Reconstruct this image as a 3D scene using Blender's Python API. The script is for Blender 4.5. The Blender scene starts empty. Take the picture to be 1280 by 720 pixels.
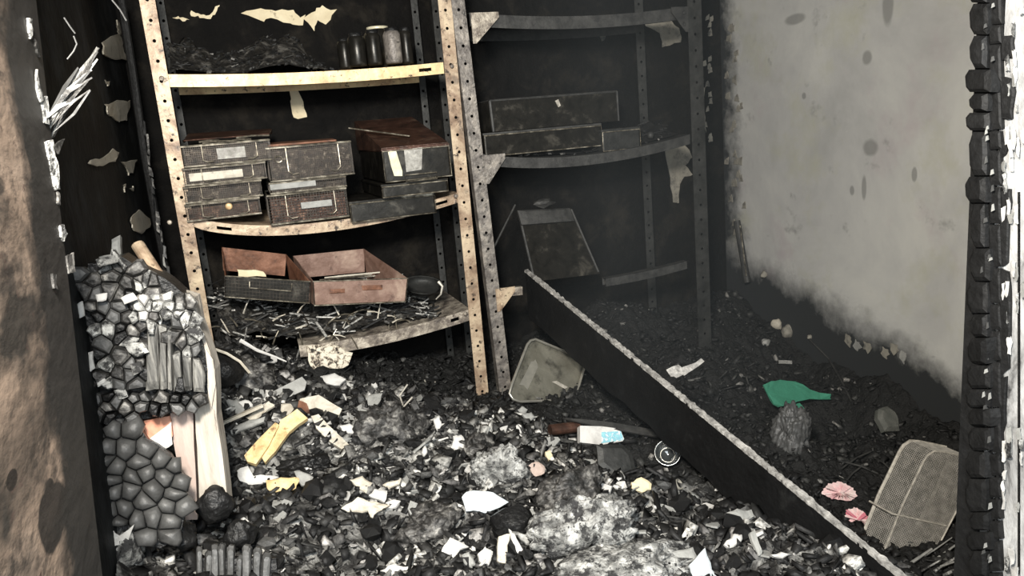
import bpy, bmesh, math, random
import numpy as np
from math import sin, cos, pi, radians, sqrt, atan2
from mathutils import Vector as V, Matrix, noise
random.seed(7); np.random.seed(7)
SC = bpy.context.scene; COL = SC.collection

# ------------------------------------------------------------------ camera
F = 950.0; YAW = radians(18.4); PIT = radians(12); RHO = radians(4.9)
C0 = V((0, 0, 1.5))
fw = V((sin(YAW)*cos(PIT), cos(YAW)*cos(PIT), -sin(PIT)))
r0 = V((cos(YAW), -sin(YAW), 0)); u0 = r0.cross(fw)
rt = r0*cos(RHO) - u0*sin(RHO); up = u0*cos(RHO) + r0*sin(RHO)
cam = bpy.data.objects.new('camera', bpy.data.cameras.new('camera')); COL.objects.link(cam)
cam.matrix_world = Matrix(((rt.x, up.x, -fw.x, C0.x), (rt.y, up.y, -fw.y, C0.y), (rt.z, up.z, -fw.z, C0.z), (0, 0, 0, 1)))
cam.data.sensor_width = 36; cam.data.lens = 36*F/1280; cam.data.clip_start = .05
SC.camera = cam

# ------------------------------------------------------------------ light
w = bpy.data.worlds.new('world'); SC.world = w; w.use_nodes = True
w.node_tree.nodes['Background'].inputs[0].default_value = (.80, .90, 1.0, 1)
w.node_tree.nodes['Background'].inputs[1].default_value = .12
def area(name, loc, to, size, watt, col):
    l = bpy.data.lights.new(name, 'AREA'); l.size = size; l.energy = watt; l.color = col
    o = bpy.data.objects.new(name, l); COL.objects.link(o); o.location = loc
    o.rotation_euler = (V(to)-V(loc)).to_track_quat('-Z', 'Y').to_euler(); return o
area('key_light', (-.12, .22, 2.0), (.55, 2.2,   .80), .22, 64, (1, .94, .85))  # unseen key lamp beside the camera, added for crisp shading
area('daylight', (.15, -.8, 1.9), (1.0, 2.5, 1.0), 1.4, 50, (.88, .95, 1.0))
SC.view_settings.view_transform = 'Standard'; SC.view_settings.look = 'None'
SC.view_settings.exposure = 0.42; SC.view_settings.gamma = 1
SC.view_settings.use_curve_mapping = False

# ------------------------------------------------------------------ helpers
def ray(x, y): return fw*F + rt*(x-640) - up*(y-360)
def on(x, y, a, v):
    d = ray(x, y); return C0 + d*((v-C0[a])/d[a])
def onp(x, y, p, n):
    d = ray(x, y); n = V(n); return C0 + d*((V(p)-C0).dot(n)/d.dot(n))
def tag(o, label=None, cat=None, group=None, kind=None):
    if label: o['label'] = label
    if cat: o['category'] = cat
    if group: o['group'] = group
    if kind: o['kind'] = kind
    return o
def thing(name, loc, label=None, cat=None, group=None, kind=None):
    o = bpy.data.objects.new(name, None); o.empty_display_size = .05; COL.objects.link(o); o.location = loc
    return tag(o, label, cat, group, kind)
def org(o):
    p = V((0, 0, 0))
    while o: p += o.location; o = o.parent
    return p
class MB:
    def __init__(s): s.v = []; s.f = []
    def add(s, vs, fs):
        n = len(s.v); s.v += [V(p) for p in vs]; s.f += [tuple(i+n for i in f) for f in fs]; return s
    def hexa(s, p): return s.add(p, [(0, 3, 2, 1), (4, 5, 6, 7), (0, 1, 5, 4), (1, 2, 6, 5), (2, 3, 7, 6), (3, 0, 4, 7)])
    def box(s, a, b):
        x0, y0, z0 = a; x1, y1, z1 = b
        return s.hexa([(x0, y0, z0), (x1, y0, z0), (x1, y1, z0), (x0, y1, z0), (x0, y0, z1), (x1, y0, z1), (x1, y1, z1), (x0, y1, z1)])
    def tube(s, path, r, n=6, close=False, r1=None):
        P = [V(p) for p in path]; m = len(P); vs = []; ref = None
        for i, p in enumerate(P):
            a = P[(i-1) % m] if (close or i) else P[0]; b = P[(i+1) % m] if (close or i < m-1) else P[-1]
            t = (b-a).normalized()
            if ref is None: ref = t.orthogonal().normalized()
            ref = (ref - t*ref.dot(t)); ref = ref.normalized() if ref.length > 1e-5 else t.orthogonal().normalized()
            q = t.cross(ref); rr = r if r1 is None else r+(r1-r)*i/max(1, m-1)
            for k in range(n): vs.append(p + ref*rr*cos(2*pi*k/n) + q*rr*sin(2*pi*k/n))
        fs = []
        for i in range(m if close else m-1):
            j = (i+1) % m
            for k in range(n): fs.append((i*n+k, i*n+(k+1) % n, j*n+(k+1) % n, j*n+k))
        if not close: fs += [tuple(range(n))[::-1], tuple(range((m-1)*n, m*n))]
        return s.add(vs, fs)
    def bar(s, a, b, w, h, upv=(0, 0, 1)):
        a = V(a); b = V(b); t = (b-a).normalized(); q = t.cross(V(upv)).normalized(); p = q.cross(t)
        q *= w/2; p *= h/2
        return s.hexa([a-q-p, a+q-p, b+q-p, b-q-p, a-q+p, a+q+p, b+q+p, b-q+p])
    def prism(s, pts, n, th, dome=0.0):
        n = V(n).normalized(); c = sum(pts, V())/len(pts); m = len(pts)
        bk = [p - n*th for p in pts]
        if dome:
            mid = [p for p in pts]; top = [c + (p-c)*.72 + n*dome for p in pts]
            vs = bk + mid + top + [c + n*dome*1.15]
            fs = [tuple(range(m))[::-1]]
            for i in range(m):
                j = (i+1) % m; fs += [(i, j, m+j, m+i), (m+i, m+j, 2*m+j, 2*m+i), (2*m+i, 2*m+j, 3*m)]
        else:
            vs = bk + list(pts); fs = [tuple(range(m))[::-1], tuple(range(m, 2*m))] + [(i, (i+1) % m, m+(i+1) % m, m+i) for i in range(m)]
        return s.add(vs, fs)
    def lathe(s, c, prof, n=20, axis=(0, 0, 1)):
        c = V(c); ax = V(axis).normalized(); e = ax.orthogonal().normalized(); g = ax.cross(e); vs = []; m = len(prof)
        for r, h in prof:
            for k in range(n): vs.append(c + ax*h + (e*cos(2*pi*k/n) + g*sin(2*pi*k/n))*r)
        fs = [(i*n+k, i*n+(k+1) % n, (i+1)*n+(k+1) % n, (i+1)*n+k) for i in range(m-1) for k in range(n)]
        return s.add(vs, fs)
    def build(s, name, mat, parent=None, smooth=False, bevel=0, recalc=True):
        me = bpy.data.meshes.new(name); po = org(parent) if parent else None
        if parent is None:
            a = s.v; lo = V((min(p.x for p in a), min(p.y for p in a), min(p.z for p in a))); hi = V((max(p.x for p in a), max(p.y for p in a), max(p.z for p in a)))
            o0 = V(((lo.x+hi.x)/2, (lo.y+hi.y)/2, lo.z))
        else: o0 = po
        me.from_pydata([tuple(p-o0) for p in s.v], [], s.f)
        if recalc:
            bm = bmesh.new(); bm.from_mesh(me); bmesh.ops.recalc_face_normals(bm, faces=bm.faces); bm.to_mesh(me); bm.free()
        me.materials.append(mat)
        if smooth: me.polygons.foreach_set('use_smooth', [True]*len(me.polygons))
        o = bpy.data.objects.new(name, me); COL.objects.link(o)
        if parent: o.parent = parent
        else: o.location = o0
        if bevel:
            b = o.modifiers.new('bevel', 'BEVEL'); b.width = bevel; b.segments = 2; b.limit_method = 'ANGLE'
        return o
def struct(o): o['kind'] = 'structure'; return o

# ------------------------------------------------------------------ materials
def mat(name, stops, scale=8, detail=6, rough=.7, metal=0, bump=.3, bscale=None, coord='Object', stretch=(1, 1, 1), rnd=0, soot=None, speck=None, dist=.4, spec=.4):
    m = bpy.data.materials.new(name); m.use_nodes = True; nt = m.node_tree; N = nt.nodes; L = nt.links
    b = N['Principled BSDF']; b.inputs['Roughness'].default_value = rough; b.inputs['Metallic'].default_value = metal
    b.inputs['Specular IOR Level'].default_value = spec
    tc = N.new('ShaderNodeTexCoord'); mp = N.new('ShaderNodeMapping'); mp.inputs['Scale'].default_value = stretch
    if coord == 'World':
        g = N.new('ShaderNodeNewGeometry'); L.new(g.outputs['Position'], mp.inputs[0])
    else: L.new(tc.outputs[coord], mp.inputs[0])
    src = mp.outputs[0]
    if rnd:
        oi = N.new('ShaderNodeObjectInfo'); va = N.new('ShaderNodeVectorMath'); va.operation = 'ADD'
        sc = N.new('ShaderNodeVectorMath'); sc.operation = 'SCALE'; sc.inputs['Scale'].default_value = 37
        cb = N.new('ShaderNodeCombineXYZ'); L.new(oi.outputs['Random'], cb.inputs[0]); L.new(oi.outputs['Random'], cb.inputs[2])
        L.new(cb.outputs[0], sc.inputs[0]); L.new(sc.outputs[0], va.inputs[0]); L.new(src, va.inputs[1]); src = va.outputs[0]
    n = N.new('ShaderNodeTexNoise'); n.inputs['Scale'].default_value = scale; n.inputs['Detail'].default_value = detail; n.inputs['Roughness'].default_value = .65
    n.inputs['Distortion'].default_value = dist
    L.new(src, n.inputs['Vector'])
    cr = N.new('ShaderNodeValToRGB'); e = cr.color_ramp.elements
    while len(e) < len(stops): e.new(.5)
    for i, (p, c) in enumerate(stops): e[i].position = p; e[i].color = (*c, 1)
    L.new(n.outputs['Fac'], cr.inputs[0]); out = cr.outputs[0]
    def mix(fac_out, col, out):
        mx = N.new('ShaderNodeMix'); mx.data_type = 'RGBA'; L.new(fac_out, mx.inputs[0]); L.new(out, mx.inputs[6]); mx.inputs[7].default_value = (*col, 1); return mx.outputs[2]
    def ramp(sc_, lo, hi, st=(1, 1, 1), det=5):
        mp2 = N.new('ShaderNodeMapping'); mp2.inputs['Scale'].default_value = st; mp2.inputs['Location'].default_value = (sc_, sc_*.7, 3); L.new(src, mp2.inputs[0])
        n2 = N.new('ShaderNodeTexNoise'); n2.inputs['Scale'].default_value = sc_; n2.inputs['Detail'].default_value = det; n2.inputs['Roughness'].default_value = .7; L.new(mp2.outputs[0], n2.inputs['Vector'])
        r = N.new('ShaderNodeMapRange'); r.inputs[1].default_value = lo; r.inputs[2].default_value = hi; L.new(n2.outputs['Fac'], r.inputs[0]); return r.outputs[0]
    if soot:   # list of (scale, lo, hi, colour)
        for s_ in soot: out = mix(ramp(*s_[:3], *(s_[4:] if len(s_) > 4 else ())), s_[3], out)
    if speck:
        out = mix(ramp(*speck[:3]), speck[3], out)
    L.new(out, b.inputs['Base Color'])
    if bump:
        n3 = N.new('ShaderNodeTexNoise'); n3.inputs['Scale'].default_value = bscale or scale*3; n3.inputs['Detail'].default_value = 6; L.new(src, n3.inputs['Vector'])
        bp = N.new('ShaderNodeBump'); bp.inputs['Strength'].default_value = bump; bp.inputs['Distance'].default_value = .01
        L.new(n3.outputs['Fac'], bp.inputs['Height']); L.new(bp.outputs[0], b.inputs['Normal'])
    m['_'] = 1
    return m
K = (.012, .011, .010)
M = {}
M['soot'] = mat('soot_wall', [(.3, (.003, .003, .003)), (.52, (.006, .0055, .005)), (.72, (.022, .019, .015))], 7, 10, .75, bump=1, bscale=26, coord='World', spec=.08)
M['sootleft'] = mat('soot_left_wall', [(.3, (.006, .006, .006)), (.55, (.011, .012, .012)), (.8, (.04, .039, .036))], 4, 8, .7, bump=.4, bscale=30, coord='World', spec=.1, soot=[(2.6, .50, .72, (.045, .048, .05))])
M['paint'] = mat('old_paint', [(.3, (.62, .52, .33)), (.7, (.80, .70, .48))], 14, 5, .6, bump=.2, soot=[(30, .62, .75, (.2, .14, .08))])
M['paintgrey'] = mat('grey_paint', [(.3, (.38, .35, .28)), (.7, (.52, .48, .40))], 14, 5, .6, bump=.2, soot=[(25, .58, .75, (.08, .07, .06))])
M['paintdim'] = mat('smoked_paint', [(.3, (.20, .19, .16)), (.7, (.33, .31, .26))], 20, 5, .7, bump=.2, soot=[(25, .5, .7, (.05, .05, .05))])
M['cream'] = mat('scorched_cream_enamel', [(.30, (.10, .06, .04)), (.43, (.30, .21, .14)), (.56, (.50, .39, .27)), (.72, (.64, .52, .35))], 13, 10, .45, metal=.15, bump=.25, coord='World', soot=[(11, .56, .72, (.20, .16, .12)), (45, .56, .66, (.05, .035, .025))])
M['creambright'] = mat('yellowed_enamel', [(.30, (.30, .17, .08)), (.42, (.60, .42, .22)), (.6, (.82, .64, .34))], 10, 8, .45, metal=.15, bump=.2, coord='World', soot=[(9, .54, .70, (.34, .22, .12)), (50, .58, .66, (.05, .03, .02))])
M['mottle'] = mat('blistered_enamel', [(.3, (.06, .05, .045)), (.46, (.20, .17, .14)), (.58, (.42, .37, .30)), (.72, (.62, .56, .46))], 26, 8, .5, metal=.3, bump=.3, coord='World', soot=[(70, .60, .68, (.04, .03, .025))])
M['mottlegrey'] = mat('grey_burnt_enamel', [(.3, (.07, .06, .055)), (.5, (.20, .18, .16)), (.7, (.38, .34, .29))], 26, 8, .5, metal=.3, bump=.3, coord='World', soot=[(60, .55, .68, (.03, .03, .028))])
M['darksteel'] = mat('sooted_steel', [(.3, (.016, .017, .016)), (.7, (.055, .055, .052))], 18, 8, .55, metal=.4, bump=.2, coord='World')
M['b2steel'] = mat('dim_steel_shelf', [(.3, (.022, .022, .021)), (.7, (.065, .064, .06))], 18, 8, .6, metal=.2, bump=.2, coord='World', soot=[(30, .5, .7, (.02, .02, .02))])
M['rust'] = mat('rusted_sheet', [(.3, (.05, .022, .012)), (.5, (.17, .075, .042)), (.7, (.33, .17, .11))], 16, 8, .6, metal=.2, bump=.3, soot=[(20, .55, .7, (.03, .02, .018))])
M['rustpale'] = mat('pinkish_rusted_sheet', [(.3, (.12, .065, .045)), (.5, (.21, .13, .10)), (.7, (.36, .26, .20))], 12, 8, .55, metal=.2, bump=.25, soot=[(24, .6, .75, (.05, .025, .018))])
M['liner'] = mat('sooty_contents_with_glints', [(.35, (.010, .009, .008)), (.54, (.04, .028, .02)), (.66, (.26, .22, .17))], 55, 6, .45, bump=.6)  # brightest stop paints the instruments' highlights as specks
M['linerred'] = mat('brown_sooty_contents', [(.35, (.015, .009, .006)), (.54, (.06, .028, .018)), (.68, (.26, .15, .10))], 55, 6, .5, bump=.6)
M['wire'] = mat('wire', [(.35, (.05, .045, .036)), (.5, (.22, .195, .15)), (.66, (.62, .57, .46))], 25, 5, .35, metal=.6, bump=0)
M['wiredark'] = mat('dark_wire', [(.35, (.016, .014, .012)), (.7, (.085, .07, .055))], 40, 5, .4, metal=.5, bump=0)
M['wirepale'] = mat('pale_wire', [(.35, (.30, .28, .24)), (.7, (.62, .58, .50))], 60, 5, .5, metal=.2, bump=0)
M['meshsteel'] = mat('mesh_steel', [(.35, (.26, .25, .22)), (.7, (.50, .47, .42))], 50, 6, .5, metal=.3, bump=.1)
M['glare'] = mat('bleached_metal_and_glare', [(.35, (.55, .50, .34)), (.7, (.85, .80, .60))], 14, 5, .35, metal=.2, bump=.1)  # painted glare on the case front; also the canister's pale lid
M['plate'] = mat('grey_label_plate', [(.3, (.16, .15, .13)), (.55, (.33, .32, .29)), (.7, (.5, .48, .43))], 60, 5, .5, bump=.1)
M['bigbox'] = mat('smoked_case', [(.3, (.010, .0095, .008)), (.55, (.026, .024, .020)), (.75, (.12, .11, .09))], 18, 8, .32, metal=.5, bump=.06)
M['bigboxred'] = mat('scorched_case_lid', [(.3, (.025, .018, .014)), (.55, (.10, .05, .035)), (.75, (.22, .16, .11))], 14, 8, .4, metal=.4, bump=.3)
M['jet'] = mat('jet_char', [(.3, (.006, .006, .006)), (.7, (.016, .016, .016))], 30, 6, .6, bump=.3, bscale=90, rnd=1, spec=.25)
M['char'] = mat('char', [(.3, (.005, .005, .005)), (.6, (.011, .011, .011)), (.8, (.04, .04, .038))], 30, 6, .42, bump=.5, bscale=90, rnd=1, spec=.28)
M['chargrey'] = mat('ashy_char', [(.3, (.032, .032, .031)), (.55, (.07, .07, .068)), (.75, (.13, .13, .127))], 14, 4, .5, bump=.2, bscale=80, rnd=1, spec=.5)
M['charmix'] = mat('char_with_ash', [(.38, (.010, .010, .009)), (.5, (.04, .038, .036)), (.60, (.15, .145, .135)), (.70, (.48, .46, .42))], 34, 8, .55, bump=.6, bscale=60, rnd=1)
M['ash'] = mat('pale_ash', [(.32, (.05, .05, .048)), (.46, (.20, .20, .19)), (.56, (.42, .42, .40)), (.7, (.66, .66, .63))], 22, 12, .8, bump=1, bscale=90, rnd=1, soot=[(26, .50, .58, (.03, .03, .03)), (70, .55, .62, (.04, .04, .04))])
M['white'] = mat('white_flake', [(.3, (.40, .39, .37)), (.6, (.62, .61, .58))], 20, 6, .6, bump=.25, rnd=1, soot=[(40, .64, .75, (.12, .11, .10))])
M['grey'] = mat('grey_flake', [(.3, (.18, .18, .17)), (.6, (.33, .33, .31))], 20, 6, .6, bump=.3, rnd=1, soot=[(40, .6, .75, (.05, .05, .05))])
M['cool'] = mat('bluish_white_plastic', [(.3, (.42, .47, .49)), (.6, (.62, .66, .68))], 10, 6, .45, bump=.2, rnd=1)
M['timber'] = mat('bleached_timber', [(.3, (.28, .24, .20)), (.5, (.46, .42, .36)), (.72, (.62, .57, .50))], 9, 8, .7, bump=.4, bscale=30, stretch=(3, 3, .5), soot=[(14, .60, .70, (.14, .12, .10))])
M['pinktimber'] = mat('pinkish_timber', [(.3, (.34, .26, .22)), (.6, (.50, .40, .35))], 9, 8, .7, bump=.4, stretch=(3, 3, .5), soot=[(14, .6, .75, (.25, .2, .17))])
M['yellow'] = mat('raw_yellow_wood', [(.3, (.42, .27, .11)), (.5, (.66, .50, .25)), (.65, (.74, .62, .36))], 22, 7, .6, bump=.4, rnd=1, soot=[(30, .58, .70, (.22, .12, .05))])
M['pale'] = mat('pale_wood', [(.3, (.30, .26, .20)), (.55, (.60, .56, .47))], 20, 7, .6, bump=.3, rnd=1, soot=[(22, .6, .72, (.1, .08, .06))])
M['brick'] = mat('orange_brick', [(.3, (.50, .20, .12)), (.7, (.75, .40, .28))], 20, 6, .8, bump=.3)
M['fibre'] = mat('grey_wood_fibre', [(.35, (.03, .03, .028)), (.5, (.12, .118, .11)), (.7, (.32, .31, .28))], 12, 8, .55, bump=.5, stretch=(6, 6, .4), rnd=1)
M['green'] = mat('green_cloth', [(.3, (.030, .17, .105)), (.7, (.05, .25, .16))], 12, 5, .8, bump=.3, soot=[(14, .58, .72, (.02, .05, .04))])
M['pink'] = mat('pink_paper', [(.3, (.75, .36, .38)), (.5, (.80, .58, .56)), (.7, (.78, .70, .64))], 25, 5, .8, bump=.3)
M['magenta'] = mat('magenta_streak', [(.3, (.60, .12, .18)), (.7, (.75, .35, .38))], 25, 5, .8, bump=0)
M['tray'] = mat('tarnished_tray', [(.3, (.20, .19, .15)), (.5, (.30, .29, .24)), (.7, (.44, .42, .34))], 10, 7, .38, metal=.7, bump=.15, soot=[(9, .52, .68, (.04, .04, .035))])
M['trayrim'] = mat('tray_rim', [(.3, (.35, .34, .30)), (.7, (.55, .53, .46))], 20, 5, .3, metal=.7, bump=0)
M['glass'] = mat('smoked_glass', [(.3, (.02, .022, .022)), (.7, (.05, .055, .055))], 20, 4, .08, bump=0, spec=.9)
M['chrome'] = mat('dull_chrome', [(.3, (.35, .36, .35)), (.7, (.65, .66, .64))], 30, 4, .25, metal=.9, bump=0)
M['beamface'] = mat('soot_black_beam', [(.3, (.004, .004, .004)), (.6, (.007, .007, .007)), (.8, (.02, .02, .019))], 12, 8, .7, bump=.4, bscale=50, coord='World', spec=.15)
M['beamedge'] = mat('lit_beam_edge', [(.3, (.10, .095, .09)), (.5, (.30, .29, .27)), (.7, (.58, .56, .52))], 40, 8, .6, bump=.5, bscale=80, coord='World')  # the lit look of the rail's top edge is put into this colour
M['darkheap'] = mat('dark_heap', [(.3, (.006, .006, .006)), (.6, (.02, .02, .019)), (.8, (.05, .05, .047))], 20, 8, .7, bump=.5, coord='World')
M['crust'] = mat('sooty_crust', [(.36, (.006, .006, .006)), (.52, (.022, .020, .017)), (.64, (.09, .085, .075))], 28, 12, .6, bump=1, bscale=70, coord='World')
M['stone'] = mat('dull_stone', [(.3, (.07, .075, .065)), (.7, (.14, .14, .125))], 20, 5, .8, bump=.4)
M['floor'] = mat('floor', [(.3, (.02, .02, .02)), (.7, (.06, .06, .055))], 6, 6, .8, bump=.3)
M['doorwhite'] = mat('peeling_white_trim', [(.34, (.05, .05, .05)), (.42, (.30, .30, .295)), (.6, (.55, .55, .54))], 16, 9, .6, bump=.5, bscale=50, coord='World', stretch=(1, 1, .5))

def wallmat():   # right plaster wall: grey with faint green and violet clouds, soot in the corner and above the heap
    m = mat('grey_plaster', [(.30, (.33, .332, .32)), (.48, (.45, .45, .435)), (.62, (.53, .53, .50)), (.8, (.60, .59, .54))], 1.7, 9, .85, bump=.12, bscale=30, coord='World',
            soot=[(3.1, .52, .80, (.42, .42, .31)), (2.3, .56, .85, (.40, .33, .35)), (5.5, .62, .78, (.20, .20, .19)), (11, .66, .80, (.24, .24, .23)), (30, .70, .76, (.62, .62, .58))])
    nt = m.node_tree; N = nt.nodes; L = nt.links; b = N['Principled BSDF']; old = b.inputs['Base Color'].links[0].from_socket
    g = N.new('ShaderNodeNewGeometry'); s = N.new('ShaderNodeSeparateXYZ'); L.new(g.outputs['Position'], s.inputs[0])
    n = N.new('ShaderNodeTexNoise'); n.inputs['Scale'].default_value = 7; n.inputs['Detail'].default_value = 8; n.inputs['Roughness'].default_value = .7; L.new(g.outputs['Position'], n.inputs['Vector'])
    def math_(op, a, b_):
        q = N.new('ShaderNodeMath'); q.operation = op
        for i, t in enumerate((a, b_)):
            if isinstance(t, (int, float)): q.inputs[i].default_value = t
            else: L.new(t, q.inputs[i])
        return q.outputs[0]
    # soot near the corner (y -> 3.05)
    e1 = math_('ADD', s.outputs[1], math_('MULTIPLY', math_('SUBTRACT', n.outputs['Fac'], .5), .35))
    r1 = N.new('ShaderNodeMapRange'); r1.inputs[1].default_value = 2.90; r1.inputs[2].default_value = 3.04; L.new(e1, r1.inputs[0])
    # soot above the heap:  z < .55+.35*(y-1.7)
    lim = math_('MULTIPLY_ADD', s.outputs[1], .30); 
    q = N.new('ShaderNodeMath'); q.operation = 'MULTIPLY_ADD'; L.new(s.outputs[1], q.inputs[0]); q.inputs[1].default_value = .22; q.inputs[2].default_value = .13
    hgt = math_('SUBTRACT', math_('ADD', s.outputs[2], math_('MULTIPLY', math_('SUBTRACT', n.outputs['Fac'], .5), .25)), q.outputs[0])
    r2 = N.new('ShaderNodeMapRange'); r2.inputs[1].default_value = .12; r2.inputs[2].default_value = -.02; L.new(hgt, r2.inputs[0])
    f = math_('MAXIMUM', r1.outputs[0], r2.outputs[0])
    mx = N.new('ShaderNodeMix'); mx.data_type = 'RGBA'; L.new(f, mx.inputs[0]); L.new(old, mx.inputs[6]); mx.inputs[7].default_value = (.022, .024, .025, 1)
    out = mx.outputs[2]
    # run marks: a few drips with their own places (y, z, half width, half length)
    for (yy, zz, wy, wz) in DRIPS:
        dy = math_('DIVIDE', math_('SUBTRACT', s.outputs[1], yy), wy); dz = math_('DIVIDE', math_('SUBTRACT', s.outputs[2], zz), wz)
        d = math_('ADD', math_('ADD', math_('MULTIPLY', dy, dy), math_('MULTIPLY', dz, dz)), math_('MULTIPLY', math_('SUBTRACT', n.outputs['Fac'], .5), 1.2))
        r = N.new('ShaderNodeMapRange'); r.inputs[1].default_value = 1.2; r.inputs[2].default_value = .5; r.inputs[4].default_value = .6; L.new(d, r.inputs[0])
        mx = N.new('ShaderNodeMix'); mx.data_type = 'RGBA'; L.new(r.outputs[0], mx.inputs[0]); L.new(out, mx.inputs[6]); mx.inputs[7].default_value = (.15, .15, .14, 1); out = mx.outputs[2]
    L.new(out, b.inputs['Base Color']); return m
XR = 2.1; YB = 3.05; XL = -.335
DRIPS = []
for (x, y, a, b_) in [(994, 24, 14, 6), (1110, 8, 6, 20), (1088, 184, 9, 10), (1080, 235, 3, 14), (1084, 72, 6, 8), (1005, 120, 3, 4), (1143, 218, 3, 8), (1065, 238, 3, 6)]:
    p = on(x, y, 0, XR); sc = (p-C0).length/F; DRIPS.append((p.y, p.z, a*sc*1.25, b_*sc))
M['plaster'] = wallmat()

def revealmat():
    m = mat('scorched_reveal', [(.30, (.05, .04, .032)), (.42, (.14, .105, .08)), (.54, (.27, .20, .15)), (.75, (.40, .31, .245))], 4.5, 9, .6, bump=.35, bscale=30, coord='World', stretch=(1, .5, 1),
            soot=[(5, .46, .60, (.035, .030, .025)), (16, .54, .64, (.05, .040, .033)), (40, .60, .70, (.08, .05, .04)), (30, .68, .78, (.42, .33, .26))])
    nt = m.node_tree; N = nt.nodes; L = nt.links; b = N['Principled BSDF']; old = b.inputs['Base Color'].links[0].from_socket
    g = N.new('ShaderNodeNewGeometry'); n = N.new('ShaderNodeTexNoise'); n.inputs['Scale'].default_value = 40; n.inputs['Detail'].default_value = 4
    out = old
    def vm(op, a, b_):
        q = N.new('ShaderNodeVectorMath'); q.operation = op
        for i, t in enumerate((a, b_)):
            if isinstance(t, tuple): q.inputs[i].default_value = t
            elif t is not None: L.new(t, q.inputs[i])
        return q
    L.new(g.outputs['Position'], n.inputs['Vector'])
    for (px, py, rad, col) in [(66, 640, 30, (.030, .024, .020)), (15, 600, 10, (.02, .015, .012)), (62, 610, 10, (.030, .024, .020))]:
        p = on(px, py, 0, -.235); sq = vm('MULTIPLY', g.outputs['Position'], (1, .52, 1)); d = vm('DISTANCE', sq.outputs[0], (p.x, p.y*.52, p.z)).outputs['Value']; R = rad*(p-C0).length/F*1.0
        a = N.new('ShaderNodeMath'); a.operation = 'MULTIPLY_ADD'; L.new(n.outputs['Fac'], a.inputs[0]); a.inputs[1].default_value = R*.9; L.new(d, a.inputs[2])
        r = N.new('ShaderNodeMapRange'); r.inputs[1].default_value = R*1.5; r.inputs[2].default_value = R*1.38; L.new(a.outputs[0], r.inputs[0])
        mx = N.new('ShaderNodeMix'); mx.data_type = 'RGBA'; L.new(r.outputs[0], mx.inputs[0]); L.new(out, mx.inputs[6]); mx.inputs[7].default_value = (*col, 1); out = mx.outputs[2]
    sp = N.new('ShaderNodeSeparateXYZ'); L.new(g.outputs['Position'], sp.inputs[0])     # soot along the inner edge
    n.inputs['Scale'].default_value = 9; n.inputs['Detail'].default_value = 8
    def mt(op, a, b_, c=0):
        q = N.new('ShaderNodeMath'); q.operation = op
        for i, t in enumerate((a, b_, c)):
            if isinstance(t, (int, float)): q.inputs[i].default_value = t
            else: L.new(t, q.inputs[i])
        return q.outputs[0]
    e0, e1 = on(45, 0, 0, -.235), on(128, 720, 0, -.235); s_ = (e0.y-e1.y)/(e0.z-e1.z)
    dd = mt('SUBTRACT', mt('MULTIPLY_ADD', sp.outputs[2], s_, e1.y-e1.z*s_), sp.outputs[1])        # distance in from the edge
    dd = mt('ADD', dd, mt('MULTIPLY', mt('SUBTRACT', n.outputs['Fac'], .5), .22)); dd = mt('SUBTRACT', dd, mt('MULTIPLY', mt('SUBTRACT', sp.outputs[2], 1.05), .05))
    r = N.new('ShaderNodeMapRange'); r.inputs[1].default_value = .155; r.inputs[2].default_value = .12; L.new(dd, r.inputs[0])
    mx = N.new('ShaderNodeMix'); mx.data_type = 'RGBA'; L.new(r.outputs[0], mx.inputs[0]); L.new(out, mx.inputs[6]); mx.inputs[7].default_value = (.022, .020, .018, 1); out = mx.outputs[2]
    L.new(out, b.inputs['Base Color']); return m
M['reveal'] = revealmat()

def chipmat(name, ramp_, rough=.55):    # colour differs from chip to chip
    m = bpy.data.materials.new(name); m.use_nodes = True; nt = m.node_tree; N = nt.nodes; L = nt.links; b = N['Principled BSDF']; b.inputs['Roughness'].default_value = rough; b.inputs['Specular IOR Level'].default_value = .22
    g = N.new('ShaderNodeNewGeometry'); cr = N.new('ShaderNodeValToRGB'); cr.color_ramp.interpolation = 'LINEAR'; e = cr.color_ramp.elements
    while len(e) < len(ramp_): e.new(.5)
    for i, (p, c) in enumerate(ramp_): e[i].position = p; e[i].color = (*c, 1)
    L.new(g.outputs['Random Per Island'], cr.inputs[0])
    n = N.new('ShaderNodeTexNoise'); n.inputs['Scale'].default_value = 90; n.inputs['Detail'].default_value = 5; L.new(g.outputs['Position'], n.inputs['Vector'])
    r = N.new('ShaderNodeMapRange'); r.inputs[1].default_value = .35; r.inputs[2].default_value = .6; r.inputs[3].default_value = .25; L.new(n.outputs['Fac'], r.inputs[0])
    mx = N.new('ShaderNodeMix'); mx.data_type = 'RGBA'; L.new(r.outputs[0], mx.inputs[0]); mx.inputs[6].default_value = (.02, .02, .02, 1); L.new(cr.outputs[0], mx.inputs[7]); L.new(mx.outputs[2], b.inputs['Base Color'])
    bp = N.new('ShaderNodeBump'); bp.inputs['Strength'].default_value = .5; bp.inputs['Distance'].default_value = .005; L.new(n.outputs['Fac'], bp.inputs['Height']); L.new(bp.outputs[0], b.inputs['Normal'])
    return m
M['chips'] = chipmat('rubble_chips', [(0, (.010, .010, .010)), (.36, (.022, .022, .021)), (.5, (.06, .058, .055)), (.72, (.22, .215, .20)), (.86, (.58, .57, .53)), (1, (.78, .76, .71))])
M['chipsblack'] = chipmat('black_rubble_chips', [(0, (.008, .008, .008)), (.62, (.015, .015, .015)), (.8, (.045, .044, .042)), (.93, (.16, .155, .15)), (1, (.55, .53, .5))])
M['chipsdark'] = chipmat('dark_rubble_chips', [(0, (.008, .008, .008)), (.8, (.022, .022, .021)), (.95, (.07, .07, .065)), (1, (.28, .27, .25))])
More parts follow.
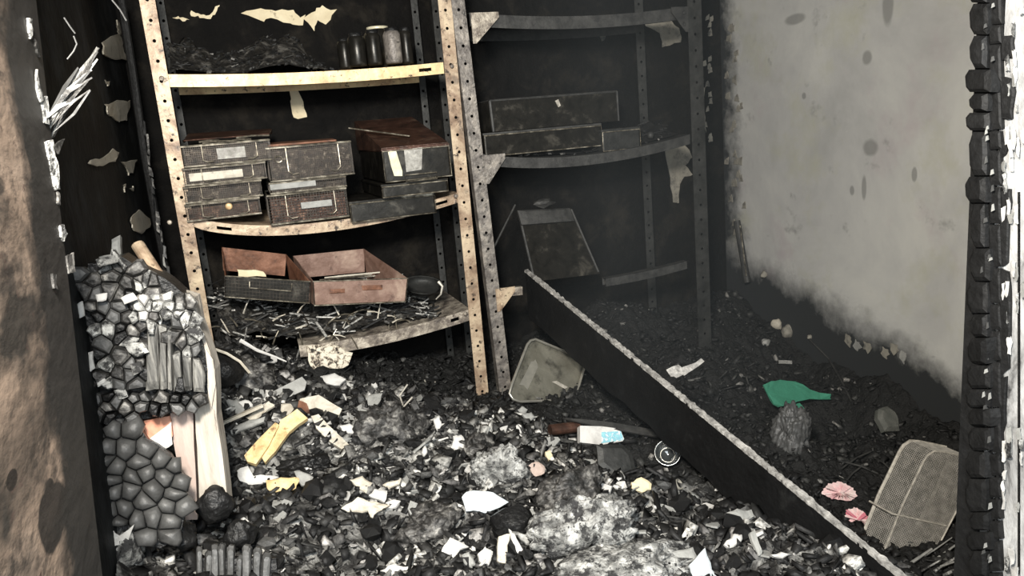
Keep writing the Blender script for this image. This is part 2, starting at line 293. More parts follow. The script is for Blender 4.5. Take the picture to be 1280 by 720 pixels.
def heapmat():
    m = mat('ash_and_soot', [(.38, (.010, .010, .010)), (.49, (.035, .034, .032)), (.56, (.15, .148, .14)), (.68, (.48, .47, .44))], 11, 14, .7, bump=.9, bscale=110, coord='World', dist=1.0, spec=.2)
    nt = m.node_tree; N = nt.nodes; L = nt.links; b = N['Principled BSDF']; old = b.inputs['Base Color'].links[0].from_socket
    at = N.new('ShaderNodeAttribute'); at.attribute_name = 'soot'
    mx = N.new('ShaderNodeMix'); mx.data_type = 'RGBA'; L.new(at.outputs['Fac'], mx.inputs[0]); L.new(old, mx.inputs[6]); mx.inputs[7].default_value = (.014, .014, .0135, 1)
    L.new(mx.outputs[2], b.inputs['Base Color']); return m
M['heap'] = heapmat()

# ------------------------------------------------------------------ room shell
def boxo(name, a, b, m, **k): return MB().box(a, b).build(name, m, **k)
struct(boxo('floor', (-1.6, -2.2, -.1), (3.2, 3.2, 0), M['floor']))
struct(boxo('ceiling', (-1.6, .75, 2.5), (3.2, 3.2, 2.6), M['soot']))
wall_back = struct(boxo('wall_back', (XL-.15, YB, 0), (XR+.15, YB+.15, 2.5), M['soot']))
wall_left = struct(boxo('wall_left', (XL-.15, 1.05, 0), (XL, YB, 2.5), M['sootleft']))
wall_right = struct(boxo('wall_right', (XR, 1.05, 0), (XR+.15, YB, 2.5), M['plaster']))
RX = -.235
ea, eb = on(45, 0, 0, RX), on(128, 720, 0, RX); sl = (ea.y-eb.y)/(ea.z-eb.z); ye = lambda z: eb.y+(z-eb.z)*sl   # the inner edge has sagged out of plumb
wfl = struct(MB().hexa([(-1.6, .60, 0), (RX, .60, 0), (RX, ye(0), 0), (-1.6, ye(0), 0), (-1.6, .60, 2.5), (RX, .60, 2.5), (RX, ye(2.5), 2.5), (-1.6, ye(2.5), 2.5)]).build('wall_front_left', M['reveal']))
wfr = struct(boxo('wall_front_right', (1.315, .75, 0), (3.2, 1.05, 2.5), M['sootleft']))
struct(boxo('wall_front_top', (RX, .75, 2.25), (1.315, 1.05, 2.5), M['soot']))

# irregular outlines
def rag(poly, k=3, amp=2.0, seed=0):
    rr = random.Random(seed); out = []
    n = len(poly)
    for i in range(n):
        a = poly[i]; b = poly[(i+1) % n]
        for j in range(k):
            t = j/k; out.append((a[0]+(b[0]-a[0])*t + rr.uniform(-amp, amp), a[1]+(b[1]-a[1])*t + rr.uniform(-amp, amp)))
    return out
def slab(name, poly, p0, n, th, m, parent=None, dome=0.0, curl=0.0, seed=0, smooth=False):
    n = V(n).normalized()
    if sum(1 for q in p0 if q == 0) == 2:    # only one coordinate given: the plane stands at the piece's own middle
        a_ = [i for i in (0, 1, 2) if p0[i] != 0][0]; p0 = on(sum(q[0] for q in poly)/len(poly), sum(q[1] for q in poly)/len(poly), a_, p0[a_])
    if n.dot(V(p0)-C0) > 0: n = -n
    pts = [onp(x, y, p0, n) for x, y in poly]
    c = sum(pts, V())/len(pts)
    if curl:
        rr = random.Random(seed)
        pts = [p + n*(curl*((p-c).length/.05)*rr.uniform(.3, 1)) for p in pts]
    return MB().prism(pts, n, th, dome).build(name, m, parent, smooth=smooth)
def patch(wall, poly, ax, val, m, seed=0, curl=.0012, amp=1.5, k=3):
    n = V((0, 0, 0)); n[ax] = -1 if ax == 1 else (1 if val < 0 else -1)
    p0 = V((0, 0, 0)); p0[ax] = val; p0 = p0 + n*.004
    return slab('paint_flake', rag(poly, k, amp, seed), p0, n, .0035, m, wall, curl=curl, seed=seed)
W1 = [
 ([(300, 16), (325, 11), (345, 13), (366, 11), (376, 24), (382, 17), (378, 32), (362, 30), (340, 21), (330, 26)], 'paint'),
 ([(380, 22), (394, 13), (402, 8), (420, 13), (408, 31), (398, 26), (392, 39)], 'paint'),
 ([(237, 13), (247, 17), (258, 20), (268, 12), (275, 5), (272, 14), (262, 23), (250, 21), (239, 20)], 'paint'),
 ([(216, 22), (226, 21), (236, 25), (228, 26)], 'paint'),
 ([(362, 112), (368, 108), (380, 128), (383, 147), (366, 148), (363, 128)], 'paint'),
 ([(336, 108), (350, 106), (340, 112)], 'paint'),
 ([(805, 30), (822, 27), (836, 22), (848, 36), (852, 52), (840, 56), (828, 58), (824, 40), (816, 38)], 'paintdim'),
 ([(742, 37), (755, 35), (762, 42), (752, 52)], 'paintdim'),
 ([(832, 188), (850, 178), (862, 186), (866, 196), (858, 206), (866, 218), (852, 224), (848, 240), (850, 252), (842, 254), (838, 222)], 'paintdim'),
 ([(876, 112), (880, 110), (880, 140), (883, 165), (878, 150)], 'paintdim'),
]
for i, (pl, mm) in enumerate(W1): patch(wall_back, pl, 1, YB, M[mm], i)
W2 = [
 ([(126, 54), (148, 42), (153, 58), (158, 76), (140, 73), (128, 68)], 'paintgrey'),
 ([(148, 26), (153, 30), (151, 44), (147, 38)], 'paintgrey'),
 ([(132, 131), (148, 125), (162, 127), (157, 150), (148, 154), (140, 146), (132, 140)], 'paintgrey'),
 ([(112, 200), (130, 197), (140, 186), (147, 192), (142, 202), (124, 208), (112, 206)], 'paintgrey'),
 ([(151, 202), (169, 200), (167, 214), (162, 219), (156, 208)], 'paintgrey'),
 ([(154, 231), (157, 229), (156, 240)], 'paintgrey'), ([(163, 234), (168, 232), (167, 239)], 'paintgrey'),
 ([(131, 101), (137, 102), (136, 108)], 'paintgrey'),
 ([(163, 272), (174, 263), (186, 272), (188, 284), (176, 292), (164, 286)], 'paintgrey'),
 ([(186, 145), (190, 160), (195, 190), (192, 175)], 'paintdim'),
]
for i, (pl, mm) in enumerate(W2): patch(wall_left, pl, 0, XL, M[mm], 30+i)
# flakes hanging on the right wall's corner and along the heap line
for i in range(26):
    y = random.uniform(20, 330); x = 915+random.gauss(0, 5)
    patch(wall_back if x < 903 else wall_right, [(x, y), (x+random.uniform(2, 5), y-3), (x+4, y+random.uniform(3, 10)), (x-1, y+6)], 0 if x >= 903 else 1, XR if x >= 903 else YB, M['paintdim'], 60+i, .002, .7, 2)
for i in range(16):
    y = random.uniform(10, 190); x = 886+random.gauss(0, 3)
    patch(wall_back, [(x, y), (x+3, y-2), (x+4, y+5), (x-1, y+6)], 1, YB, M['paintdim'], 90+i, .002, .7, 2)
for i, (x, y) in enumerate([(1060, 425), (1083, 433), (1106, 440), (1117, 437), (1071, 431), (1128, 446)]):
    patch(wall_right, [(x-3, y-7), (x+3, y-4), (x+5, y+3), (x+1, y+9), (x-4, y+2)], 0, XR, M['paintdim' if i < 4 else 'grey'], 120+i, .003, 1.5, 2)

# ------------------------------------------------------------------ rubble heap
CP = [(300, 445, 2.55), (400, 452, 2.62), (480, 470, 2.65), (560, 490, 2.62), (610, 500, 2.55), (520, 540, 2.2), (430, 500, 2.4), (330, 520, 2.2), (400, 600, 1.95),
      (300, 620, 1.95), (600, 590, 1.95), (720, 610, 1.80), (640, 715, 1.50), (300, 715, 1.62), (200, 718, 1.55), (480, 715, 1.62), (850, 700, 1.38), (700, 500, 2.45), (690, 470, 2.75), (820, 540, 2.1), (770, 585, 1.95),
      (880, 620, 1.7), (960, 700, 1.3), (120, 690, 1.50), (250, 440, 2.6), (250, 480, 2.25),
      (960, 405, 2.72), (900, 370, 2.95), (860, 400, 2.85), (760, 380, 2.98), (700, 420, 2.95), (830, 440, 2.6), (1000, 480, 2.4), (1040, 560, 2.05), (950, 540, 2.1), (1100, 560, 1.9), (1060, 440, 2.35), (1130, 470, 2.05), (1200, 528, 1.78), (1170, 700, 1.42), (1100, 660, 1.60), (1230, 640, 1.5)]
cps = np.array([tuple(on(x, y, 1, Y)) for x, y, Y in CP])
GX0, GX1, GY0, GY1, GS = XL+.004, XR-.004, 1.12, YB-.004, .0065
nx = int((GX1-GX0)/GS)+1; ny = int((GY1-GY0)/GS)+1
gx = np.linspace(GX0, GX1, nx); gy = np.linspace(GY0, GY1, ny); XX, YY = np.meshgrid(gx, gy)
num = np.zeros_like(XX); den = np.zeros_like(XX)
for p in cps:
    d2 = (XX-p[0])**2 + (YY-p[1])**2 + .004; wgt = 1/d2**1.6; num += wgt*p[2]; den += wgt
HZ = num/den
def bump(px, py, rad, h):    # a local mound (placed near where its crest shows)
    global HZ
    p = hit(px, py); HZ = HZ + h*np.exp(-((XX-p.x)**2+(YY-p.y)**2)/(2*rad*rad))
def hz(x, y):
    i = min(max((x-GX0)/(GX1-GX0)*(nx-1), 0), nx-1.001); j = min(max((y-GY0)/(GY1-GY0)*(ny-1), 0), ny-1.001)
    a = int(i); b = int(j); u = i-a; v = j-b
    return float((HZ[b, a]*(1-u)+HZ[b, a+1]*u)*(1-v)+(HZ[b+1, a]*(1-u)+HZ[b+1, a+1]*u)*v)
def hit(px, py):
    d = ray(px, py).normalized(); t = .9
    while t < 4:
        p = C0+d*t
        if p.z < hz(p.x, p.y) or p.y > YB-.01 or p.x > XR-.01: return p
        t += .008
    return p
for a in [(480, 545, .07, .03), (620, 590, .06, .04), (735, 650, .09, .05), (990, 560, .06, .05), (300, 450, .09, .04), (380, 590, .05, -.03), (640, 640, .03, -.03), (560, 560, .03, -.03)]: bump(*a)
nz = np.zeros_like(XX)
for j in range(ny):
    for i in range(nx):
        p = V((gx[i], gy[j], .3))
        nz[j, i] = .026*noise.noise(p*9) + .018*abs(noise.noise(p*22)) + .014*noise.noise(p*48) + .007*noise.noise(p*95)
HZ = HZ + nz
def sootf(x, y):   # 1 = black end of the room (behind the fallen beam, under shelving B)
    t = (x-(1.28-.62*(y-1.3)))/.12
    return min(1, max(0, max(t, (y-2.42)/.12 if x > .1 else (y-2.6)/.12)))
me = bpy.data.meshes.new('rubble_heap'); o0 = V((.8, 2, 0))
vs = np.stack([XX-o0.x, YY-o0.y, HZ], -1).reshape(-1, 3)
idx = np.arange(nx*ny).reshape(ny, nx); fs = np.stack([idx[:-1, :-1], idx[:-1, 1:], idx[1:, 1:], idx[1:, :-1]], -1).reshape(-1, 4)
me.vertices.add(len(vs)); me.vertices.foreach_set('co', vs.ravel().astype(np.float32)); me.loops.add(fs.size); me.loops.foreach_set('vertex_index', fs.ravel().astype(np.int32))
me.polygons.add(len(fs)); me.polygons.foreach_set('loop_start', (np.arange(len(fs))*4).astype(np.int32)); me.polygons.foreach_set('loop_total', np.full(len(fs), 4, np.int32)); me.update(calc_edges=True)
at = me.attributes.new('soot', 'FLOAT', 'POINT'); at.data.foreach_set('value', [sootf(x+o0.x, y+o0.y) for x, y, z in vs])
me.materials.append(M['heap']); me.polygons.foreach_set('use_smooth', [True]*len(fs))
ho = bpy.data.objects.new('rubble_heap', me); COL.objects.link(ho); ho.location = o0
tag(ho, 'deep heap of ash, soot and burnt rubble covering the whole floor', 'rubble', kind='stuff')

def chipfield(name, mm, count, dark, label, smin, smax, long_=.12, pick=0):
    T = np.array([(-1, -1, -1), (1, -1, -1), (1, 1, -1), (-1, 1, -1), (-1, -1, 1), (1, -1, 1), (1, 1, 1), (-1, 1, 1)], float)*.5
    FT = np.array([(0, 3, 2, 1), (4, 5, 6, 7), (0, 1, 5, 4), (1, 2, 6, 5), (2, 3, 7, 6), (3, 0, 4, 7)])
    VS = []; n = 0
    while n < count:
        x = random.uniform(XL+.03, XR-.03); y = random.uniform(1.15, 2.98)
        s = sootf(x, y)
        if (random.random() < s) != dark: continue
        q = noise.noise(V((x*5+9, y*5, 1.7)))+.5*noise.noise(V((x*14, y*14, 4)))
        if pick and (q+random.gauss(0, .10) > .10) != (pick > 0): continue
        sz = smin+(smax-smin)*random.random()**3.2
        a = sz*random.uniform(.7, 1.4); b = sz*random.uniform(.5, 1.1); c = sz*random.uniform(.15, .5)
        if random.random() < long_: a *= 2.4; b *= .35; c = b
        P = (T + np.random.uniform(-.22, .22, (8, 3)))*np.array([a, b, c])
        R = np.array(Matrix.Rotation(random.gauss(0, .55), 3, 'X') @ Matrix.Rotation(random.gauss(0, .55), 3, 'Y') @ Matrix.Rotation(random.uniform(0, 6.28), 3, 'Z'))
        VS.append(P@R.T + np.array([x, y, hz(x, y)+sz*.12]) - np.array(o0)); n += 1
    VS = np.concatenate(VS).astype(np.float32); FS = (FT[None]+8*np.arange(count)[:, None, None]).reshape(-1, 4)
    me = bpy.data.meshes.new(name); me.vertices.add(len(VS)); me.vertices.foreach_set('co', VS.ravel()); me.loops.add(FS.size); me.loops.foreach_set('vertex_index', FS.ravel().astype(np.int32))
    me.polygons.add(len(FS)); me.polygons.foreach_set('loop_start', (np.arange(len(FS))*4).astype(np.int32)); me.polygons.foreach_set('loop_total', np.full(len(FS), 4, np.int32)); me.update(calc_edges=True)
    me.materials.append(mm); o = bpy.data.objects.new(name, me); COL.objects.link(o); o.location = o0; tag(o, label, 'rubble', kind='stuff')
chipfield('pale_rubble_chips', M['chips'], 5200, False, 'pale and grey rubble chips lying in patches on the front of the heap', .005, .036, pick=1)
chipfield('black_rubble_chips', M['chipsblack'], 7000, False, 'black charcoal crumbs between the pale patches on the front of the heap', .005, .036, pick=-1)
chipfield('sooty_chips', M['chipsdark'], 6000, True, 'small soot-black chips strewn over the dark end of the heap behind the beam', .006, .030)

# single fragments, thrown at random over the heap
def rock(seed, sx, sy, sz, sub=1, rough_=.25):
    bm = bmesh.new(); bmesh.ops.create_icosphere(bm, subdivisions=sub, radius=.5); rr = random.Random(seed); k = V((rr.random()*50, rr.random()*50, 0))
    for v in bm.verts:
        d = 1+rough_*2*noise.noise(v.co*2.2+k)+rough_*rr.uniform(-.4, .4); v.co = V((v.co.x*sx*d, v.co.y*sy*d, v.co.z*sz*d))
    me = bpy.data.meshes.new('fragment'); bm.to_mesh(me); bm.free(); return me
def plate(seed, n=6, th=.12):
    rr = random.Random(seed); pts = []
    for i in range(n):
        a = 2*pi*(i+rr.uniform(-.3, .3))/n; r = rr.uniform(.3, .58); pts.append(V((cos(a)*r, sin(a)*r*.75, rr.uniform(-.06, .06))))
    mb = MB().prism(pts, (0, 0, 1), th); me = bpy.data.meshes.new('fragment'); me.from_pydata([tuple(p) for p in mb.v], [], mb.f)
    return me
def protos(makers, m):
    out = []
    for q in makers: q.materials.append(m); out.append(q)
    return out
PR = {
 'charred_fragment': protos([rock(i, 1, .8, .6) for i in range(7)], M['char']),
 'charcoal_piece': protos([rock(20+i, 1.1, .7, .55) for i in range(6)], M['chargrey']),
 'ash_flake': protos([plate(i, 6+i % 3, .10) for i in range(7)], M['grey']),
 'plaster_flake': protos([plate(30+i, 5+i % 4, .13) for i in range(8)], M['white']),
}
GL = {
 'charred_fragment': ('black charred fragment lying loose among the rubble', 'charcoal', 'black charred fragments', 110, .03, .075),
 'charcoal_piece': ('dark grey charcoal lump lying loose among the rubble', 'charcoal', 'grey charcoal lumps', 110, .02, .055),
 'ash_flake': ('mid-grey ash flake lying loose among the rubble', 'flake', 'grey ash flakes', 110, .02, .06),
 'plaster_flake': ('off-white plaster flake lying loose among the rubble', 'flake', 'off-white plaster flakes', 95, .018, .052),
}
WH = [(*hit(x, y).xy, t_) for x, y, t_ in ((300, 640, 'right of the split timber stud'), (370, 540, 'around the yellow wood splinters'), (480, 480, 'on the slope below the left shelving'), (450, 640, 'round the cream ragged sheet'), (600, 640, 'round the bluish-white plate'), (500, 550, 'on the woolly mound in the middle'),
      (600, 530, 'in front of the shelf posts'), (740, 580, 'below the printed carton'), (750, 660, 'beside the big pale ash mound'), (900, 680, 'along the foot of the fallen beam'), (400, 710, 'at the bottom edge left of centre'), (620, 715, 'at the bottom edge by the upright cream block'), (690, 510, 'at the foot of the steel tray'))]
for nm, (lb, ct, gp, cnt, s0, s1) in GL.items():
    n = 0
    while n < cnt:
        x = random.uniform(XL+.12, 1.45); y = random.uniform(1.25, 2.5)
        if sootf(x, y) > .3: continue
        s = s0+(s1-s0)*random.random()**1.7
        o = bpy.data.objects.new(nm, random.choice(PR[nm])); COL.objects.link(o); o.scale = (s, s, s)
        o.rotation_euler = (random.gauss(.35, .4), random.gauss(0, .4), random.uniform(0, 6.28))
        o.location = (x, y, hz(x, y)+s*.16+.004)
        where = min(WH, key=lambda q: (q[0]-x)**2+(q[1]-y)**2)[2]; tag(o, lb.replace(' lying loose among the rubble', '')+' lying loose '+where, ct, gp+' '+where); n += 1
#PART2
# ------------------------------------------------------------------ shelving
def upright(root, x0, x1, yf, z0, z1, m, left=True, nm='upright', lean=0):   # lean: how far the top sits left of the foot
    mb = MB(); pitch = .0585; z = z1; xt0, xt1 = x0, x1
    while z > z0:
        zb = max(z0, z-pitch); zc = (z+zb)/2; r = .0055; k = lean*(z1-z)/(z1-z0); k2 = lean*(z1-zb)/(z1-z0); x0 = xt0+k; x1 = xt1+k; xc = (x0+x1)/2
        ring = [(xc+r*cos(pi/4+k*pi/4), yf, zc+r*sin(pi/4+k*pi/4)) for k in range(8)]
        dk = k2-k; out = [(x1, yf, z), (xc, yf, z), (x0, yf, z), (x0+dk/2, yf, zc), (x0+dk, yf, zb), (xc+dk, yf, zb), (x1+dk, yf, zb), (x1+dk/2, yf, zc)]
        mb.add(ring+out, [(k, (k+1) % 8, 8+(k+1) % 8, 8+k) for k in range(8)]); z = zb
    xs = xt0 if left else xt1
    mb.add([(xs+lean, yf, z0), (xs, yf, z1), (xs, yf+.036, z1), (xs+lean, yf+.036, z0)], [(0, 1, 2, 3)])
    o = mb.build(nm, m, root, recalc=False); q = o.modifiers.new('thickness', 'SOLIDIFY'); q.thickness = .0022; q.offset = 0; return o
def deck(root, xa, xb, yf, yb, za, zb, sag, lip, m, skew=1.0, slots=(.07, .93), nm='shelf_board', t0=0, t1=1, edgem=None):
    n = 40; mb = MB(); cols = []
    for i in range(n+1):
        t = t0+(t1-t0)*i/n; tt = t**skew; s = sag*4*tt*(1-tt); z = za+(zb-za)*t - s; x = xa+(xb-xa)*t; j = .0015*noise.noise(V((x*30, z, yf)))
        cols.append([(x, yf+j, z-lip), (x, yf+j, z-lip*.66), (x, yf+j, z-lip*.36), (x, yf+j, z), (x, yb, z+s*.45), (x, yb, z+s*.45-lip), (x, yf+.014, z-lip)])
    vs = [p for c in cols for p in c]; fs = []
    for i in range(n):
        t = t0+(t1-t0)*(i+.5)/n; sl = any(abs(t-q) < .022 for q in slots)
        for k in range(5):
            if k == 1 and sl: continue
            a = i*7+k; fs.append((a, a+7, a+8, a+1))
        fs.append((i*7+6, i*7+13, i*7+7, i*7))
    mb.add(vs, fs); o = mb.build(nm, m, root, recalc=False); q = o.modifiers.new('thickness', 'SOLIDIFY'); q.thickness = .0016; q.offset = 0; return o
def gusset(root, x, z, sx, sz, yf, m, flip=1):
    o = MB().prism([V((x, yf, z)), V((x+sx, yf, z)), V((x+sx, yf, z-.018)), V((x+flip*.012, yf, z-sz)), V((x, yf, z-sz))], (0, -1, 0), .003).build('gusset_plate', m, root)
    for dx, dz in ((.25, .25), (.25, .7)):
        MB().lathe((x+sx*dx, yf-.001, z-sz*dz), [(0, .004), (.006, .003), (.007, 0)], 8, (0, -1, 0)).build('bolt', m, root)
    return o
YF = 2.6
def zz(x, y, Y=YF): return on(x, y, 1, Y).z
def xx(x, y, Y=YF): return on(x, y, 1, Y).x
# left unit
shA = thing('shelving_unit', (.25, 2.8, .3), 'rust-stained cream steel shelving unit full of wire trays, on the left', 'shelving')
xa0, xa1 = xx(192, 98), xx(211, 98); xb0, xb1 = xx(555, 90), xx(571, 90)
upright(shA, xa0, xa1, YF-.012, .40, 2.10, M['cream']); upright(shA, xb0, xb1, YF-.012, .40, 2.10, M['cream'], left=False)
upright(shA, xa0+.02, xa1, YB-.06, .4, 2.10, M['darksteel']); upright(shA, xb0, xb1-.02, YB-.06, .4, 2.10, M['darksteel'], left=False)
YBK = YB-.065
deck(shA, xa1, xb0, YF, YBK, zz(212, 93), zz(553, 78), .012, .036, M['creambright'], slots=(.93,))
deck(shA, xa1, xb0+.01, YF, YBK, zz(235, 271), zz(562, 242), .058, .033, M['cream'], skew=.8, slots=(.10, .93))
deck(shA, xa1, xb0+.01, YF, YBK, zz(250, 425), zz(577, 388), .062, .040, M['mottle'], skew=.72, slots=(.93,), t0=.30)
for px, py in ((202, 98), (565, 83), (212, 278), (570, 245), (582, 392)):   # bolt heads
    p = on(px, py, 1, YF-.014); MB().lathe(p, [(0, .005), (.006, .004), (.008, 0)], 8, (0, -1, 0)).build('bolt', M['mottle'], shA)
# right unit
shB = thing('shelving_unit', (1.2, 2.8, .3), 'soot-dulled steel shelving unit with triangular corner plates, behind the fallen beam', 'shelving')
xc0, xc1 = xx(578, 100), xx(594, 100); xd0, xd1 = xx(860, 100), xx(877, 100)
upright(shB, xc0-.022, xc1-.022, YF-.012, .40, 2.10, M['mottlegrey'], lean=.055); upright(shB, xd0, xd1, YF-.012, .40, 2.10, M['darksteel'], left=False)
upright(shB, xc0+.02, xc1, YB-.06, .4, 2.10, M['darksteel']); upright(shB, xd0, xd1-.02, YB-.06, .4, 2.10, M['darksteel'], left=False)
deck(shB, xc1, xd0, YF, YBK, zz(590, 16), zz(862, 8), .022, .042, M['b2steel'], slots=())
deck(shB, xc1, xd0, YF, YBK, zz(608, 192), zz(862, 168), .040, .036, M['b2steel'], slots=(), skew=.9)
gusset(shB, xc1, zz(590, 16)-.002, .10, .10, YF-.016, M['mottle'])
gusset(shB, xd0, zz(865, 8)-.002, -.07, .09, YF-.016, M['b2steel'], -1)
gusset(shB, xc1, zz(608, 193)-.002, .08, .10, YF-.016, M['mottlegrey'])
gusset(shB, xc1, zz(622, 360), .075, .085, YF-.016, M['cream'])
a, b = on(620, 366, 1, YF), on(652, 363, 1, YF); MB().bar(a, b, .02, .03).build('shelf_stub', M['mottle'], shB)
deck(shB, xx(760, 352), xx(862, 328), YF+.02, YF+.05, zz(760, 348, YF+.02), zz(862, 326, YF+.02), .006, .03, M['b2steel'], slots=(), nm='shelf_board')

# ------------------------------------------------------------------ things on the shelves
def fr(x0, y0, x1, y1, Y):
    cx, cy = (x0+x1)/2, (y0+y1)/2
    return on(x0, cy, 1, Y).x, on(x1, cy, 1, Y).x, on(cx, y1, 1, Y).z, on(cx, y0, 1, Y).z
def basket(rect, Y, dep, label, liner='liner', wirem='wiredark', rim='wire', plate_=None, handle=True, step=.0062, group=None, seat=None):
    X0, X1, Z0, Z1 = fr(*rect, Y); Y1 = Y+dep
    if seat is not None: Z0 = seat
    t = thing('wire_tray', ((X0+X1)/2, Y+dep/2, Z0), label, 'tray', group)
    g = .006
    MB().box((X0+g, Y+g, Z0+.002), (X1-g, Y1-g, Z1-.012)).build('contents', M[liner], t)
    mb = MB(); r = .0006
    x = X0
    while x <= X1+1e-4: mb.box((x-r, Y-r, Z0), (x+r, Y+r, Z1)); x += step
    y = Y
    while y <= Y1: mb.box((X1-r, y-r, Z0), (X1+r, y+r, Z1)); mb.box((X0-r, y-r, Z0), (X0+r, y+r, Z1)); y += step*2
    z = Z0+step*.8
    while z < Z1: mb.box((X0, Y-r, z-r), (X1, Y+r, z+r)); z += step
    tag(mb.build('wire_mesh', M[wirem], t), kind='stuff')
    for zz_, rr, n_ in ((Z1, .0034, 'rim'), (Z0+.003, .0028, 'bottom_frame')):
        MB().tube([(X0, Y, zz_), (X1, Y, zz_), (X1, Y1, zz_), (X0, Y1, zz_)], rr, 6, True).build(n_, M[rim], t)
    if handle:
        w_ = X1-X0; h = Z1-Z0; a, b = X0+w_*.22, X1-w_*.16
        MB().tube([(a, Y-.004, Z1-.004), (a, Y-.008, Z0+h*.28), (a+.012, Y-.009, Z0+h*.18), (a+.03, Y-.009, Z0+h*.2)], .002, 5).build('handle', M[rim], t)
        MB().tube([(b, Y-.004, Z1-.004), (b, Y-.008, Z0+h*.28), (b-.012, Y-.009, Z0+h*.18), (b-.03, Y-.009, Z0+h*.2)], .002, 5).build('handle', M[rim], t)
    if plate_:
        pr_, pm = plate_; x0, x1, z0, z1 = fr(*pr_, Y)
        MB().box((x0, Y-.006, z0), (x1, Y-.002, z1)).build('label_plate', M[pm], t, bevel=.001)
    return t, Z1
YA = 2.57
def decktop(px, which):   # rest height of the sagged board under a stack
    return None
b4, z4 = basket((232, 252, 326, 273), YA, .33, 'brownish wire tray, lowest of the left stack on the middle shelf', 'linerred')
b3, z3 = basket((230, 230, 328, 251), YA, .33, 'wire tray with rods across its front, third from top in the left stack', 'liner', seat=z4+.004)
b2, z2 = basket((229, 207, 333, 229), YA, .33, 'wire tray holding a strip of scorched paper, second from top in the left stack', 'liner', plate_=((236, 214, 304, 224), 'pale'), seat=z3+.004)
b1, z1 = basket((228, 179, 339, 206), YA-.01, .34, 'dark tray with a grey label plate, topmost of the left stack', 'liner', plate_=((271, 184, 307, 198), 'plate'), seat=z2+.004, handle=True)
X0, X1, Z0, Z1 = fr(252, 250, 320, 270, YA); p = on(286, 258, 1, YA-.006)
MB().lathe(p, [(0, .004), (.008, .003), (.011, 0)], 12, (0, -1, 0)).build('catch', M['creambright'], b4)
c3, y3 = basket((336, 240, 435, 277), YA, .33, 'deep brown wire tray, lowest of the middle stack', 'linerred', plate_=((376, 251, 415, 259), 'grey'), step=.009)
c2, y2 = basket((337, 225, 433, 238), YA, .33, 'shallow wire tray squeezed in the middle of the middle stack', 'liner', plate_=((337, 228, 395, 235), 'grey'), handle=False, seat=y3+.004)
c1, y1 = basket((335, 181, 441, 222), YA-.01, .34, 'dark wire tray full of instruments, topmost of the middle stack', 'liner', seat=y2+.004)
MB().tube([on(348, 199, 1, YA-.015)+V((.012*cos(k*pi/5), 0, .010*sin(k*pi/5))) for k in range(10)], .002, 5, True).build('ring_handle', M['wire'], c1)
X0, X1, Z0, Z1 = fr(330, 164, 420, 176, YA)
o = MB().hexa([(X0, YA, y1+.004), (X1, YA, y1+.004), (X1+.02, YA+.28, y1+.010), (X0-.01, YA+.28, y1+.010), (X0, YA, y1+.012), (X1, YA, y1+.010), (X1+.02, YA+.28, y1+.016), (X0-.01, YA+.28, y1+.020)]).build('tray_lid', M['rust'], bevel=.002)
tag(o, 'flat rusty lid lying on top of the middle stack of trays', 'lid')
X0, X1, Z0, Z1 = fr(228, 168, 338, 176, YA); o = MB().hexa([(X0, YA+.02, z1+.016), (X1, YA+.02, z1+.016), (X1+.02, YA+.30, z1+.022), (X0, YA+.30, z1+.022), (X0, YA+.02, z1+.020), (X1, YA+.02, z1+.020), (X1+.02, YA+.30, z1+.040), (X0, YA+.30, z1+.046)]).build('tray_lid', M['bigboxred'], bevel=.002)
tag(o, 'dark warped lid lying on top of the left stack of trays', 'lid')
rr = random.Random(4)
for i in range(7):    # instruments on the left stack
    x = X = on(rr.uniform(238, 300), 172, 1, YA).x; l = rr.uniform(.05, .11); z = z1+.006+.004*(i % 3); y = YA+.005+.002*i; a = rr.uniform(-.12, .12)
    o = MB().tube([(x, y, z), (x+l*.5*cos(a), y+l*.5*sin(a), z+.003), (x+l*cos(a), y+l*sin(a), z)], .003, 6).build('steel_instrument', M['wire'])
    tag(o, 'thin scorched steel instrument lying on top of the left stack of trays', 'instrument', 'instruments on the left tray stack')
# large cases to the right
def case(name, label, cat, rect, Y, dep, m, top, parts=()):
    X0, X1, Z0, Z1 = fr(*rect, Y); t = thing(name, ((X0+X1)/2, Y+dep/2, Z0), label, cat)
    MB().box((X0, Y, Z0), (X1, Y+dep, Z1-.006)).build('body', M[m], t, bevel=.006)
    MB().box((X0-.003, Y-.003, Z1-.010), (X1+.003, Y+dep, Z1)).build('lid', M[top], t, bevel=.003)
    MB().tube([(X0, Y-.003, Z0+.003), (X1, Y-.003, Z0+.003), (X1, Y-.003, Z1-.01), (X0, Y-.003, Z1-.01)], .0022, 6, True).build('edge_frame', M['wire'], t)
    for (nm, pl, mm) in parts:
        slab(nm, pl, (0, Y-.004, 0), (0, -1, 0), .003, M[mm], t)
    return t, Z1
cA, za = case('steel_case', 'smoke-darkened steel case, lowest of the right stack on the middle shelf', 'case', (437, 246, 545, 273), YA, .36, 'bigbox', 'bigbox',
              [('handle', [(502, 244), (542, 241), (542, 244), (502, 247)], 'wire')])
cB, zb = case('steel_case', 'large dark case with burnt reddish lid and painted glare patch, topmost on the right', 'case', (479, 182, 563, 225), 2.50, .50, 'bigbox', 'bigboxred',
              [('glare_patch', [(485, 190), (495, 188), (503, 214), (503, 220), (493, 220), (489, 208)], 'glare'), ('label_plate', [(505, 187), (528, 184), (527, 212), (508, 215)], 'plate')])  # the pale patch is glare on the metal, painted as a thin piece
zk = on(425, 153, 1, 2.98).z; f0, f1, fz0, fz1 = fr(479, 182, 563, 225, 2.50); MB().hexa([(f0, 2.505, zb-.004), (f1, 2.505, zb-.004), (f1-.01, 2.98, zb-.004), (f0-.01, 2.98, zb-.004), (f0, 2.505, zb+.002), (f1, 2.505, zb+.002), (f1-.01, 2.98, zk), (f0-.01, 2.98, zk)]).build('sprung_cover', M['bigboxred'], cB)
